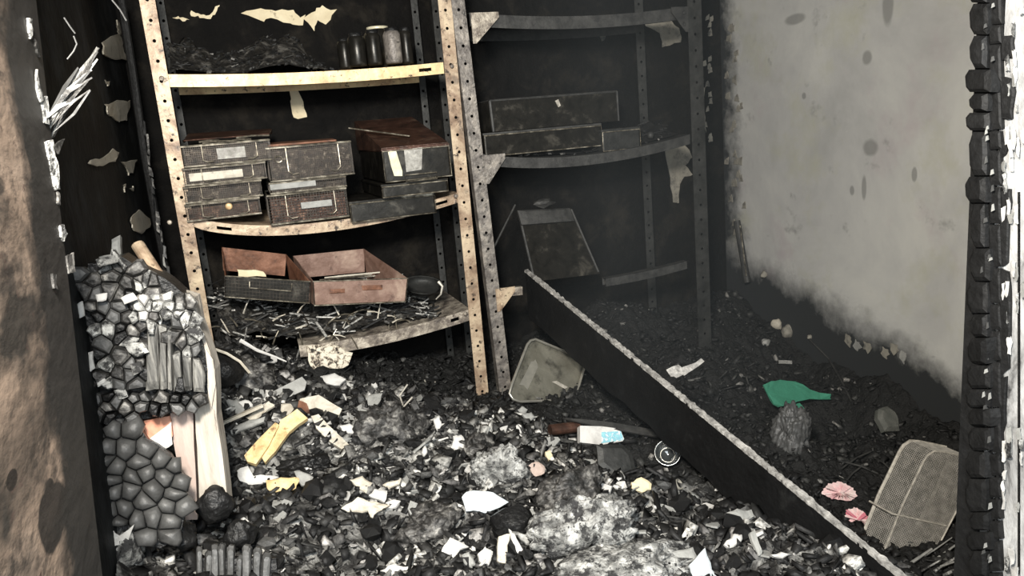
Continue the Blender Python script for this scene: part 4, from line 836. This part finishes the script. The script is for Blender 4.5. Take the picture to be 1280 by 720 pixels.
# white flakes down the edge of the reveal
for i, (pl, m_) in enumerate((([(35, 22), (40, 24), (41, 44), (38, 48)], 'white'), ([(44, 48), (48, 56), (50, 72), (46, 62)], 'grey'), ([(46, 86), (50, 108), (55, 122), (52, 128), (47, 112)], 'white'), ([(52, 122), (60, 120), (61, 140), (62, 156), (55, 154), (55, 136)], 'white'), ([(58, 178), (66, 174), (70, 200), (66, 206), (60, 196)], 'white'), ([(62, 198), (70, 196), (74, 214), (75, 236), (70, 238), (66, 222)], 'white'), ([(76, 282), (80, 280), (84, 292), (80, 302), (77, 296)], 'white'), ([(73, 240), (76, 244), (76, 256), (73, 254)], 'grey'), ([(70, 180), (80, 174), (74, 192)], 'grey'), ([(66, 342), (70, 344), (72, 362), (68, 360)], 'grey'), ([(84, 320), (92, 316), (94, 340), (86, 342)], 'grey'))):
    slab('paint_flake', rag(pl, 3, .7, i), (RX+.004, 0, 0), (1, -.3, 0), .003, M['ash' if m_ == 'white' else 'charmix'], wfl, curl=.0015, seed=i)

# ------------------------------------------------------------------ right door frame
XJ = 1.248
jamb = struct(boxo('trim_1', (XJ, 1.0, 0), (XJ+.065, 1.048, 2.25), M['jet'])); jamb['label'] = 'black charred door frame timber cracked into rounded blocks on the right'
trim = struct(boxo('trim_2', (XJ+.004, .90, 0), (XJ+.065, .998, 2.25), M['doorwhite'])); trim['label'] = 'white door trim with peeling burnt paint at the right edge'
rr = random.Random(21); y = -30
while y < 745:
    h = rr.choice([24, 34, 42, 40, 56, 30]); w0 = 1209+rr.uniform(-2, 5); w1 = 1234+rr.uniform(-4, 4)
    slab('char_block', [(w0+4, y+1), (w1, y+1), (w1+1, y+h*.5), (w1, y+h-1), (w0+5, y+h-1), (w0, y+h*.75), (w0-1, y+h*.3)], (XJ-.008, 0, 0), (-1, rr.uniform(0, .4), rr.uniform(-.15, .15)), .025, M['jet'], jamb, dome=rr.uniform(.003, .007))
    y += h
y = -20
while y < 745:
    h = rr.uniform(24, 60); slab('char_block', [(1236, y+1), (1250, y+1), (1252, y+h-2), (1237, y+h-1)], (XJ-.004, 0, 0), (-1, 0, 0), .012, M['jet'], jamb, dome=.002); y += h
for i in range(34):
    x = rr.uniform(1226, 1240); y = rr.uniform(0, 720); a_ = rr.uniform(1.5, 3.5); b_ = rr.uniform(2, 7)
    slab('ash_flake', [(x, y), (x+a_, y-1), (x+a_+1, y+b_), (x-1, y+b_+2)], (XJ-.016, 0, 0), (-1, -.2, 0), .002, M['grey' if i % 2 else 'chargrey'], jamb)
for i, pl in enumerate(([(1250, 46), (1266, 44), (1266, 72), (1251, 74)], [(1249, 96), (1264, 98), (1268, 116), (1264, 150), (1252, 148)], [(1249, 180), (1262, 176), (1258, 190), (1250, 198)], [(1250, 240), (1264, 236), (1262, 262), (1252, 270)], [(1250, 270), (1260, 268), (1260, 330), (1250, 332)], [(1249, 335), (1261, 340), (1263, 400), (1262, 460), (1250, 470)], [(1250, 474), (1258, 470), (1256, 530), (1247, 560)], [(1246, 560), (1253, 540), (1247, 640), (1242, 690)])):
    slab('char_block', rag(pl, 3, 1.2, i), (XJ-.002, 0, 0), (-1, -.1, 0), .006, M['jet'], trim, dome=.0015, smooth=False)
for i in range(46):
    x = rr.uniform(1251, 1276); y = rr.uniform(-5, 715); a_ = rr.uniform(3, 7); b_ = rr.uniform(8, 26)
    slab('peeling_flake', rag([(x, y), (x+a_, y-2), (x+a_, y+b_), (x+1, y+b_)], 3, 1.3, i), (XJ-.001-rr.uniform(0, .006), 0, 0), (-1, rr.uniform(-.3, .3), rr.uniform(-.1, .1)), .0015, M[rr.choice(['white', 'white', 'grey', 'ash'])], trim, curl=.002, seed=i)
slab('joint', [(1272, 240), (1275, 240), (1275, 745), (1272, 745)], (XJ+.0030, 0, 0), (-1, 0, 0), .003, M['char'], trim)

# ------------------------------------------------------------------ named pieces on the heap
LAST = []
def item(name, label, cat, poly, m, th=.008, tilt=.75, lift=.02, dome=0, amp=.6, k=2, curl=0, seed=0, group=None, at=None, n=None):
    cx = sum(p[0] for p in poly)/len(poly); cy = sum(p[1] for p in poly)/len(poly); p = hit(*(at or (cx, cy)))
    n = V(n) if n else V((.1*sin(seed*3), -sin(tilt), cos(tilt)))
    nn_ = n.normalized(); p = p+V((0, 0, lift+.012)); g = 0      # raise the piece until it lies on the rubble instead of in it
    while g < 40 and any((q.z-hz(q.x, q.y)) < .006 for q in [onp(x, y, p, nn_) for x, y in poly]+[onp(cx, cy, p, nn_)]): p = p+(C0-p).normalized()*.003; g += 1
    LAST[:] = [p, nn_]
    o = slab(name, rag(poly, k, amp, seed) if amp else poly, tuple(p), n, th, m if not isinstance(m, str) else M[m], dome=dome, curl=curl, seed=seed); return tag(o, label, cat, group)
item('wood_splinter', 'bright yellow split wood piece, left of the pair pointing down-left', 'wood', [(305, 569), (325, 547), (344, 528), (349, 531), (336, 556), (320, 580), (309, 577)], 'yellow', .016, lift=.03, amp=.4)
item('wood_splinter', 'long yellow-white split wood piece, right of the pair pointing down-left', 'wood', [(331, 578), (327, 571), (344, 544), (351, 525), (371, 511), (385, 523), (373, 530), (362, 540), (344, 564)], 'yellow', .016, lift=.03, amp=.4, seed=2)
item('wood_splinter', 'yellowish wood splinter pointing down to the right', 'wood', [(389, 520), (398, 518), (422, 542), (444, 564), (433, 564), (413, 553), (395, 535)], 'pale', .012, lift=.02, amp=.5, seed=3)
item('plaster_slab', 'flat light grey plaster slab tilted below the left lower shelf', 'plaster', [(337, 492), (378, 471), (383, 478), (381, 488), (353, 499)], 'grey', .012, tilt=1.0, lift=.03, seed=4)
item('wood_splinter', 'pale stubby wood piece with a scorched end, right of the yellow pair', 'wood', [(375, 498), (398, 493), (427, 511), (424, 519), (398, 514), (386, 516), (373, 507)], 'pale', .016, lift=.02, seed=5)
item('wood_splinter', 'brownish scorched end piece behind the yellow pair', 'wood', [(373, 500), (384, 504), (387, 514), (380, 518), (372, 510)], 'rust', .012, lift=.035, seed=6)
a_, b_ = hit(277, 548)+V((0, 0, .04)), hit(332, 532)+V((0, 0, .06)); o = MB().bar(a_, b_, .012, .008).build('wood_lath', M['pale']); tag(o, 'straight pale lath running from the split stud to the yellow wood', 'lath')
for i, (pl, m_, lb) in enumerate((([(307, 522), (335, 502), (344, 507), (315, 526)], 'pale', 'short greyish wood piece above the straight pale lath'), ([(288, 538), (303, 528), (331, 522), (330, 528), (306, 537), (290, 544)], 'grey', 'long greyish wood piece lying just above the straight pale lath'), ([(282, 500), (296, 500), (306, 512), (298, 520), (288, 512)], 'grey', 'grey chip beside the stud at shoulder of the heap'), ([(294, 502), (312, 500), (316, 508), (302, 514)], 'white', 'off-white chip right of the stud, above the lath'),
    ([(352, 506), (362, 504), (368, 512), (358, 520), (350, 514)], 'pale', 'small pale chip at the top of the yellow wood pair'),
    ([(332, 600), (352, 597), (375, 598), (370, 612), (352, 615), (335, 613)], 'yellow', 'short yellow wood block lying low on the left of the heap'), ([(296, 588), (310, 582), (311, 596), (328, 594), (350, 596), (332, 604), (312, 606), (299, 600)], 'white', 'crumpled white sheet beside the short yellow block'), ([(368, 590), (375, 588), (392, 596), (390, 606), (378, 608)], 'grey', 'light grey flake at the right end of the short yellow block'),
    ([(372, 588), (386, 584), (396, 590), (386, 597)], 'white', 'white flake up-slope of the short yellow block'),
    ([(437, 600), (452, 596), (465, 604), (458, 616), (446, 608)], 'pale', 'cream ragged flake in the middle of the heap, upper of three'), ([(426, 636), (447, 622), (469, 628), (487, 632), (476, 637), (465, 648), (460, 640), (439, 641)], 'pale', 'wide cream ragged sheet in the middle of the heap'), ([(461, 619), (469, 611), (485, 613), (480, 628), (470, 624)], 'white', 'white flake just right of the wide cream sheet'),
    ([(478, 606), (490, 601), (502, 599), (500, 605), (487, 611)], 'pale', 'cream sliver pointing right beyond the white flake'), ([(548, 696), (556, 682), (563, 672), (587, 683), (574, 687), (570, 698)], 'white', 'white triangular shard near the bottom centre'), ([(476, 713), (491, 705), (511, 709), (504, 718), (488, 720)], 'white', 'white flake at the bottom edge left of centre'),
    ([(622, 672), (637, 667), (634, 690), (631, 705), (622, 702)], 'pale', 'upright cream block near the bottom centre'), ([(636, 661), (644, 667), (654, 689), (648, 693), (641, 680)], 'white', 'narrow white shard right of the upright cream block'), ([(597, 692), (606, 684), (616, 690), (612, 706), (600, 704)], 'white', 'small white shard left of the upright cream block'),
    ([(578, 694), (586, 690), (594, 704), (590, 710), (582, 706)], 'grey', 'grey oval chip right of the white triangular shard'), ([(686, 604), (694, 599), (702, 601), (698, 608), (688, 609)], 'white', 'white chip at the top of the big pale ash mound'), ([(678, 618), (684, 612), (690, 632), (684, 638)], 'white', 'tall white chip on the left flank of the pale ash mound'),
    ([(689, 650), (695, 646), (702, 668), (698, 672)], 'white', 'curved white sliver on the pale ash mound'), ([(788, 604), (801, 597), (814, 604), (813, 612), (802, 615), (791, 612)], 'paint', 'yellowish round-edged lump right of the dark tube'), ([(762, 602), (772, 597), (779, 597), (774, 603), (764, 607)], 'white', 'thin white shard left of the yellowish lump'),
    ([(681, 564), (689, 562), (691, 571), (686, 575)], 'paint', 'tiny square yellow bit under the dark tube'), ([(661, 581), (670, 576), (681, 582), (680, 592), (670, 598), (664, 590)], 'pinktimber', 'pinkish stone below the tiny yellow bit'), ([(816, 632), (830, 636), (828, 641), (818, 637)], 'white', 'small white sliver below the yellowish lump'),
    ([(566, 545), (577, 544), (581, 552), (580, 564), (570, 568), (566, 558)], 'white', 'bright white squarish chip in front of the cream shelf post'), ([(425, 533), (437, 530), (454, 536), (448, 542), (430, 542)], 'white', 'oval white plaster piece right of the wood splinters'), ([(457, 498), (462, 493), (477, 492), (475, 503), (468, 508), (458, 506)], 'grey', 'light grey square chip on the slope below the lower shelf'),
    ([(528, 562), (532, 557), (534, 568), (528, 572)], 'white', 'tiny white chip left of the bright squarish chip'), ([(542, 524), (550, 520), (552, 532), (546, 540)], 'white', 'white chip on the shadowed slope below the shelf posts'), ([(465, 480), (470, 478), (472, 485), (466, 486)], 'white', 'tiny white chip high on the slope under the lower shelf'),
    ([(640, 664), (660, 668), (668, 676), (662, 684), (650, 674)], 'ash', 'grey curled shard at the left foot of the pale ash mound'), ([(424, 545), (440, 548), (432, 556), (420, 552)], 'grey', 'grey chip beside the tip of the splinter pointing right'), ([(400, 470), (418, 466), (432, 474), (424, 482), (408, 480)], 'white', 'ash-white sheet just below the speckled plaster chunk'),
    ([(418, 490), (432, 492), (434, 500), (422, 500)], 'white', 'white chip below the ash-white sheet'), ([(645, 513), (652, 508), (660, 512), (654, 518)], 'grey', 'grey pebble at the foot of the tarnished tray, left one'), ([(652, 518), (664, 516), (670, 521), (662, 527)], 'grey', 'grey pebble at the foot of the tarnished tray, right one'),
    ([(907, 642), (922, 636), (940, 638), (942, 646), (924, 656)], 'grey', 'grey flat stone below the fallen beam'), ([(905, 680), (918, 668), (928, 668), (926, 678), (912, 686)], 'white', 'white shard below the grey flat stone'), ([(964, 694), (976, 690), (990, 693), (978, 698)], 'white', 'thin white flake low against the fallen beam'), ([(937, 668), (942, 662), (954, 690), (948, 696)], 'grey', 'narrow grey splinter low against the fallen beam'),
    ([(840, 690), (866, 684), (874, 700), (850, 706)], 'grey', 'grey flake at the right foot of the pale ash mound'), ([(862, 706), (882, 686), (890, 712), (896, 722), (866, 720)], 'cool', 'bluish-white shard at the bottom right of the heap'))):
    item('debris_piece' if m_ in ('grey', 'ash', 'white') else 'wood_chip' if m_ in ('yellow', 'pale') else 'debris_lump', lb, 'debris', pl, m_, .009, .8, .020, amp=1.1, k=3, seed=i, curl=.003, dome=.003)
item('white_plate', 'large bluish-white broken plate piece in the centre of the heap', 'plate', [(577, 621), (583, 615), (592, 613), (604, 614), (616, 615), (622, 619), (636, 628), (624, 634), (607, 641), (592, 638), (583, 639)], 'cool', .008, .85, .03, amp=.5, dome=.003)
item('curved_plate', 'smooth black curved shard right of the bluish-white plate', 'shard', [(612, 646), (628, 636), (648, 631), (662, 636), (668, 650), (660, 664), (640, 668), (620, 660)], 'char', .02, .5, .02, dome=.018, amp=.5)
lump('ash_mound', 738, 668, 118, 96, M['ash'], 'big pale fluffy ash mound in the right front of the heap', 'ash', seed=11, amp=.3, dep=.7, fine=.16)
lump('ash_mound', 715, 622, 84, 60, M['charmix'], 'darker streaked top of burnt padding above the pale ash mound', 'ash', seed=12, amp=.25, dep=.7, fine=.10)
lump('ash_mound', 622, 592, 60, 60, M['ash'], 'grey woolly ash mound behind the bluish-white plate', 'ash', seed=13, amp=.3, dep=.8, fine=.12)
lump('ash_mound', 598, 565, 40, 32, M['charmix'], 'small woolly ash mound behind the grey woolly one', 'ash', seed=14, amp=.3, fine=.12)
lump('ash_mound', 490, 545, 78, 74, M['charmix'], 'woolly mixed ash mound in the middle of the slope', 'ash', seed=15, amp=.3, dep=.8, fine=.14)
lump('ash_mound', 385, 592, 56, 34, M['char'], 'dark crusty mound below the wood splinters', 'ash', seed=16, amp=.3, dep=.8, fine=.14)
lump('ash_mound', 300, 478, 84, 60, M['charmix'], 'dark crusty mound between the stud and the lower shelf', 'ash', seed=17, amp=.2, dep=.6, fine=.12)
lump('ash_mound', 780, 712, 150, 44, M['ash'], 'long pale ash bank at the bottom edge right of centre', 'ash', seed=18, amp=.3, dep=.8, fine=.12)
lump('ash_mound', 540, 660, 70, 50, M['charmix'], 'mottled woolly mound near the white triangular shard', 'ash', seed=19, amp=.3, fine=.14)
lump('soot_mound', 990, 545, 44, 76, M['chargrey'], 'dark grey mound standing under the green cloth', 'debris', seed=20, amp=.2, fine=.14, dep=.6)
M['speckle'] = mat('speckled_plaster', [(.40, (.03, .025, .02)), (.46, (.30, .25, .19)), (.52, (.70, .64, .52))], 60, 5, .7, bump=.4)
o = slab('plaster_chunk', rag([(384, 434), (398, 431), (412, 430), (428, 436), (440, 440), (436, 456), (420, 462), (404, 458), (390, 462), (384, 450)], 2, 1.5, 4), (0, 2.56, 0), (0, -1, .4), .03, M['speckle'], dome=.006); tag(o, 'speckled cream plaster chunk at the front end of the sagging lower shelf', 'plaster')
lump('charred_bag', 268, 462, 66, 50, M['char'], 'glossy black sagging bag beside the stud under the lower shelf', 'bag', Y=2.25, seed=22, amp=.12, fine=.03, sub=4)
o = MB().tube([on(x, y, 1, 2.2) for x, y in ((244, 428), (262, 434), (284, 442), (300, 452), (312, 466))], .004, 6).build('bent_strip', M['pale']); tag(o, 'thin pale bent strip arching over the black bag', 'strip')
o = MB().tube([on(x, y, 1, 2.3) for x, y in ((300, 425), (322, 438), (344, 446), (358, 452))], .006, 6, r1=.002).build('bent_strip', M['white']); tag(o, 'pale bent strip below the left rusty box', 'strip')
# instruments and wires on the slope
for i, pts in enumerate((((531, 478), (535, 490), (533, 506)), ((544, 480), (547, 490), (551, 500)), ((505, 512), (516, 500)), ((504, 510), (500, 498), (510, 484)), ((742, 592), (748, 604), (744, 616)), ((758, 594), (758, 608)), ((895, 660), (882, 690)), ((880, 640), (872, 676)))):
    o = MB().tube([hit(*pts[0])+V((0, 0, .01))+(on(x, y, 1, hit(*pts[0]).y)-on(*pts[0], 1, hit(*pts[0]).y)) for x, y in pts], .003, 6).build('wire_piece', M['wirepale']); tag(o, 'short bent pale wire sticking up from the heap', 'wire', 'bent wires on the heap')
# tray
t = thing('steel_tray', hit(680, 500), 'tarnished steel tray with rounded rim, propped behind the heap at centre', 'tray')
P0 = tuple(hit(678, 502)+V((0, .02, .02))); nn = (.25, -.85, .45)
TP = [(637, 492), (640, 480), (659, 431), (663, 426), (669, 424), (720, 445), (728, 450), (731, 458), (720, 494), (716, 500), (650, 502), (641, 499)]
slab('dish', TP, P0, nn, .004, M['tray'], t)
pp = [onp(x, y, V(P0)+V(nn).normalized()*.010, nn) for x, y in TP]; MB().tube(pp, .0052, 8, True).build('rim', M['trayrim'], t, smooth=True)
slab('painted_glare', rag([(650, 480), (664, 452), (670, 450), (672, 460), (660, 486)], 2, 1, 1), tuple(V(P0)+V(nn).normalized()*.002), nn, .001, M['trayrim'], t)  # glare on the tray, put into the colour of a thin patch
slab('shard_inside', [(690, 477), (696, 476), (710, 484), (706, 486)], tuple(V(P0)+V(nn).normalized()*.004), nn, .003, M['wirepale'], t)
item('bent_plate', 'long dark curved metal blade lying behind the printed carton', 'blade', [(703, 522), (739, 525), (765, 528), (800, 534), (834, 540), (835, 544), (823, 546), (787, 540), (740, 531)], 'b2steel', .006, .6, .03, amp=.2, k=1)
o = item('printed_carton', 'small crushed carton, cream with a blue-green printed end, beside the dark tube', 'carton', [(725, 532), (752, 533), (775, 536), (781, 551), (752, 556), (725, 553)], 'white', .03, 1.0, .03, amp=.2, k=1)
cc = LAST[1]; pc = LAST[0]+cc*.0015
M['teal'] = mat('blue_green_print', [(.4, (.75, .80, .78)), (.5, (.20, .45, .55)), (.6, (.30, .62, .66))], 70, 4, .5, bump=0)
ob = slab('printed_end', [(752, 540), (776, 539), (780, 550), (752, 554)], tuple(pc), cc, .001, M['teal'], o)
a_, b_ = hit(688, 545)+V((0, 0, .02)), hit(724, 544)+V((0, 0, .03)); o = MB().tube([a_, b_], .018, 14).build('dark_tube', M['rust']); o.data.materials[0] = M['bigboxred']; tag(o, 'short dark brownish tube left of the printed carton', 'tube')
a_ = hit(806, 566); item('tin_wall', 'crumpled dark tin sheet below the printed carton', 'tin', [(745, 556), (778, 556), (790, 568), (795, 590), (768, 596), (748, 580)], 'darksteel', .01, .9, .01, dome=.006)
p = hit(831, 580)+V((0, -.02, .045)); ax = (C0-p).normalized()*.8+V((0, 0, .2)); t = thing('glass_jar', p-V((0, 0, .03)), 'smoky glass jar lying with its round mouth towards the door, by the fallen beam', 'jar')
MB().lathe(p, [(0, -.045), (.026, -.044), (.037, -.028), (.039, 0), (.036, .002), (.034, -.02), (.022, -.034), (0, -.036)], 28, ax).build('bowl', M['glass'], t, smooth=True)
MB().lathe(p, [(.0365, -.001), (.0395, -.001), (.0398, .001), (.0385, .0028), (.0362, .001)], 28, ax).build('rim', M['chrome'], t, smooth=True)
MB().lathe(p, [(.0205, -.0335), (.0222, -.0318), (.0235, -.0335)], 24, ax).build('inner_reflection', M['trayrim'], t, smooth=True)  # bright ring standing in for a reflection inside the glass
p = hit(850, 613)+V((0, 0, .02)); o = MB().lathe(p, [(0, -.014), (.014, -.014), (.016, 0), (.013, .001), (.012, -.01)], 16, (.5, -.6, .5)).build('cap', M['paintdim'], smooth=True); tag(o, 'small cream bottle cap right of the yellowish lump', 'cap')
# far, right-hand side
item('green_cloth', 'crumpled green cloth, larger piece on the dark slope', 'cloth', [(953, 482), (962, 478), (974, 476), (993, 477), (1011, 487), (1034, 496), (1035, 502), (1011, 499), (996, 502), (985, 508), (971, 510), (961, 502)], 'green', .006, .9, .03, curl=.008, seed=3)
item('green_cloth', 'small green cloth scrap just below the larger green piece', 'cloth', [(991, 506), (1000, 504), (1006, 512), (1005, 523), (999, 524), (994, 515)], 'green', .006, .9, .05, curl=.006, seed=4)
for i, (px, py, r, m_, lb) in enumerate(((972, 408, 15, 'paintgrey', 'round pale lump, upper of the cluster against the dark slope'), (985, 417, 16, 'paintdim', 'brownish pale lump, right of the cluster on the dark slope'), (957, 431, 11, 'grey', 'small grey lump, lowest of the cluster on the dark slope'), (938, 396, 11, 'b2steel', 'dull grey lump left of the pale cluster on the dark slope'), (955, 346, 9, 'paintdim', 'tiny pale lump high in the corner by the grey wall'), (920, 370, 8, 'b2steel', 'tiny dull lump high on the slope near the corner'), (1012, 424, 6, 'paintdim', 'tiny pale lump right of the cluster on the dark slope'))):
    lump('plaster_lump', px, py, r, r*.9, M[m_], lb, 'plaster', seed=30+i, sub=3, amp=.2, fine=.1, lift=.01)
item('pale_strip', 'short shiny strip above the green cloth', 'strip', [(973, 450), (990, 451), (990, 455), (974, 454)], 'grey', .004, .9, .02)
item('dull_stone', 'smooth greenish-grey stone on the dark slope near the wall', 'stone', [(1098, 511), (1109, 508), (1118, 514), (1124, 526), (1124, 538), (1106, 539), (1097, 523)], 'stone', .02, .9, .02, dome=.012)
o = MB().tube([hit(1012, 428)+V((0, 0, .012)), hit(1036, 452)+V((0, 0, .012)), hit(1052, 480)+V((0, 0, .012)), hit(1064, 505)+V((0, 0, .012))], .004, 6).build('charred_rope', M['b2steel']); tag(o, 'thin dull cable running down the dark slope right of the green cloth', 'cable')
for i, (x, y, x2, y2) in enumerate(((1048, 580, 1105, 600), (1052, 590, 1090, 568), (1090, 575, 1118, 596), (930, 470, 936, 485), (1052, 612, 1080, 585), (935, 462, 950, 458))):
    o = MB().tube([hit(x, y)+V((0, 0, .012)), hit((x+x2)/2, (y+y2)/2)+V((0, 0, .02)), hit(x2, y2)+V((0, 0, .012))], .003, 6).build('charred_rope', M['b2steel']); tag(o, 'thin sooty cord lying on the dark slope behind the beam', 'cord', 'sooty cords on the dark slope')
def fringe(name, label, poly, center, seed, stripe=None):
    p = hit(*center)+V((0, 0, .03)); s = (p-C0).dot(fw)/F; t = thing(name, p-V((0, 0, .03)), label, 'paper'); rr = random.Random(seed)
    nn = V((0, -.75, .6)).normalized(); cx, cy = center; n = len(poly)
    for i in range(n*3):
        a_ = poly[i//3]; b_ = poly[(i//3+1) % n]; u = (i % 3)/3; v = (i % 3+1)/3
        A = (a_[0]+(b_[0]-a_[0])*u, a_[1]+(b_[1]-a_[1])*u); B = (a_[0]+(b_[0]-a_[0])*v, a_[1]+(b_[1]-a_[1])*v)
        kt = rr.uniform(-.12, .10) if A[1] > cy else rr.uniform(.0, .14); tip = ((A[0]+B[0])/2+(A[0]-cx)*kt, (A[1]+B[1])/2+(A[1]-cy)*kt)
        slab('petal', [(cx-2+(A[0]-cx)*.02, cy+(A[1]-cy)*.02), A, tip, B, (cx+2+(B[0]-cx)*.02, cy+(B[1]-cy)*.02)], tuple(p+nn*rr.uniform(0, .008)), nn+V((rr.uniform(-.2, .2), 0, rr.uniform(-.2, .2))), .002, M['magenta' if stripe and i in stripe else 'pink'], t)
fringe('pink_paper_fan', 'frayed pale pink paper bundle, upper of the two beside the beam', [(1027, 616), (1035, 606), (1050, 602), (1064, 609), (1072, 620), (1062, 626), (1040, 624)], (1052, 616), 3)
fringe('pink_paper_fan', 'pink and magenta frayed paper bundle, lower of the two beside the beam', [(1057, 646), (1060, 637), (1070, 635), (1080, 640), (1089, 653), (1082, 664), (1072, 661)], (1073, 650), 5, (1, 2, 9, 10))
# wire basket, standing on edge behind the beam
t = thing('wire_basket', on(1135, 700, 1, 1.50), 'pale wire mesh basket tipped on its side at the foot of the grey wall', 'basket')
P0 = V(on(1145, 640, 1, 1.50)); nn = V((-.30, -1, .30)).normalized(); dep = V((.02, 1, -.02)).normalized()*.085
BP = [(1104, 692), (1128, 632), (1154, 578), (1159, 570), (1168, 564), (1180, 565), (1214, 572), (1218, 590), (1200, 630), (1172, 684), (1160, 700), (1128, 706)]
pb = [onp(x, y, P0, nn) for x, y in BP]; pr_ = [p+dep for p in pb]
MB().tube(pb, .0028, 6, True).build('bottom_frame', M['wirepale'], t); MB().tube(pr_, .005, 8, True).build('rim', M['wirepale'], t)
o0_ = pb[0]; U = (pb[2]-pb[0]).normalized(); W = nn.cross(U).normalized()
if W.dot(pb[6]-pb[2]) < 0: W = -W
P2 = [((p-o0_).dot(U), (p-o0_).dot(W)) for p in pb]
def span(poly, axis, v):    # crossings of a line with the outline
    xs_ = []
    for i in range(len(poly)):
        a_, b_ = poly[i], poly[(i+1) % len(poly)]
        if (a_[axis]-v)*(b_[axis]-v) < 0: k = (v-a_[axis])/(b_[axis]-a_[axis]); xs_.append(a_[1-axis]+(b_[1-axis]-a_[1-axis])*k)
    return (min(xs_), max(xs_)) if len(xs_) >= 2 else None
mb = MB()
for ax_ in (0, 1):
    lo = min(p[ax_] for p in P2); hi = max(p[ax_] for p in P2); v = lo+.003
    while v < hi:
        s_ = span(P2, ax_, v)
        if s_:
            a_ = (v, s_[0]) if ax_ == 0 else (s_[0], v); b_ = (v, s_[1]) if ax_ == 0 else (s_[1], v)
            mb.bar(o0_+U*a_[0]+W*a_[1], o0_+U*b_[0]+W*b_[1], .0017, .0014, nn)
        v += .0046
tag(mb.build('bottom_mesh', M['meshsteel'], t), kind='stuff')
mb = MB()
for i in range(len(pb)):
    a_, b_ = pb[i], pb[(i+1) % len(pb)]; L_ = (b_-a_).length; k = max(1, int(L_/.0048))
    for j in range(k): q = a_.lerp(b_, j/k); mb.bar(q, q+dep, .0014, .0014, nn)
    for j in range(1, 15): mb.bar(a_+dep*j/15, b_+dep*j/15, .0014, .0014, nn)
tag(mb.build('side_mesh', M['meshsteel'], t), kind='stuff')
a_, b_ = onp(1115, 642, P0, nn), onp(1182, 657, P0, nn); MB().tube([a_+dep-nn*-.001, a_+nn*.002, b_+nn*.002], .0028, 6).build('brace', M['wirepale'], t)
for i, (x, y, x2, y2, r) in enumerate(((1127, 712, 1165, 686, .005), (1148, 716, 1176, 700, .003), (1163, 704, 1209, 671, .0035), (1168, 714, 1206, 690, .004), (1176, 708, 1200, 700, .003), (1180, 720, 1208, 704, .005), (1150, 700, 1190, 672, .0025))):
    p = hit((x+x2)/2, (y+y2)/2); o = MB().tube([on(x, y, 1, p.y-.02), on(x2, y2, 1, p.y-.02)], r, 6, r1=r*.6).build('burnt_stick', M['ash' if i % 2 else 'grey']); tag(o, 'thin ashy stick in the bundle under the wire basket', 'stick', 'ashy sticks under the basket')

# thin smoke still hanging in the back right corner
hz_ = boxo('smoke_haze', (.86, 1.75, .02), (XR-.002, YB-.002, 2.48), None) if False else MB().box((.86, 1.75, .02), (XR-.002, YB-.002, 2.48)).build('smoke_haze', M['floor'])
vm_ = bpy.data.materials.new('smoke'); vm_.use_nodes = True; nt = vm_.node_tree; nt.nodes.clear(); vo = nt.nodes.new('ShaderNodeOutputMaterial'); vs_ = nt.nodes.new('ShaderNodeVolumeScatter')
vs_.inputs['Color'].default_value = (.80, .90, .95, 1); vs_.inputs['Density'].default_value = .075; vs_.inputs['Anisotropy'].default_value = .2; nt.links.new(vs_.outputs[0], vo.inputs['Volume']); hz_.data.materials[0] = vm_
tag(hz_, 'thin grey smoke hanging in the back right corner of the room', 'smoke', kind='stuff')

# burnt conduit and torn edge beside the left wall, behind the left shelf post
o = MB().tube([on(x, y, 1, 2.72) for x, y in ((150, -10), (166, 90), (180, 190), (196, 280), (214, 372))], .012, 8).build('burnt_conduit', M['jet']); tag(o, 'soot-black upright conduit between the left wall and the cream shelf post', 'pipe')
t = thing('torn_edge_strip', on(200, 330, 1, 2.66), 'narrow torn soot-grey strip hanging left of the cream shelf post', 'strip')
rr = random.Random(33)
for i in range(16):
    y = 150+i*14+rr.uniform(-3, 3); x = 178+(y-150)*.155+rr.uniform(-3, 3); h = rr.uniform(10, 24); w_ = rr.uniform(1.5, 4.5)
    slab('flap', rag([(x, y), (x+w_, y+2), (x+w_*.8+2, y+h), (x+1, y+h*.8)], 2, .8, i), (0, 2.66, 0), (rr.uniform(-.4, .4), -1, rr.uniform(-.2, .2)), .002, M[rr.choice(['jet', 'charmix', 'chargrey', 'grey'] if i > 8 else ['jet', 'charmix'])], t, curl=.003, seed=i)
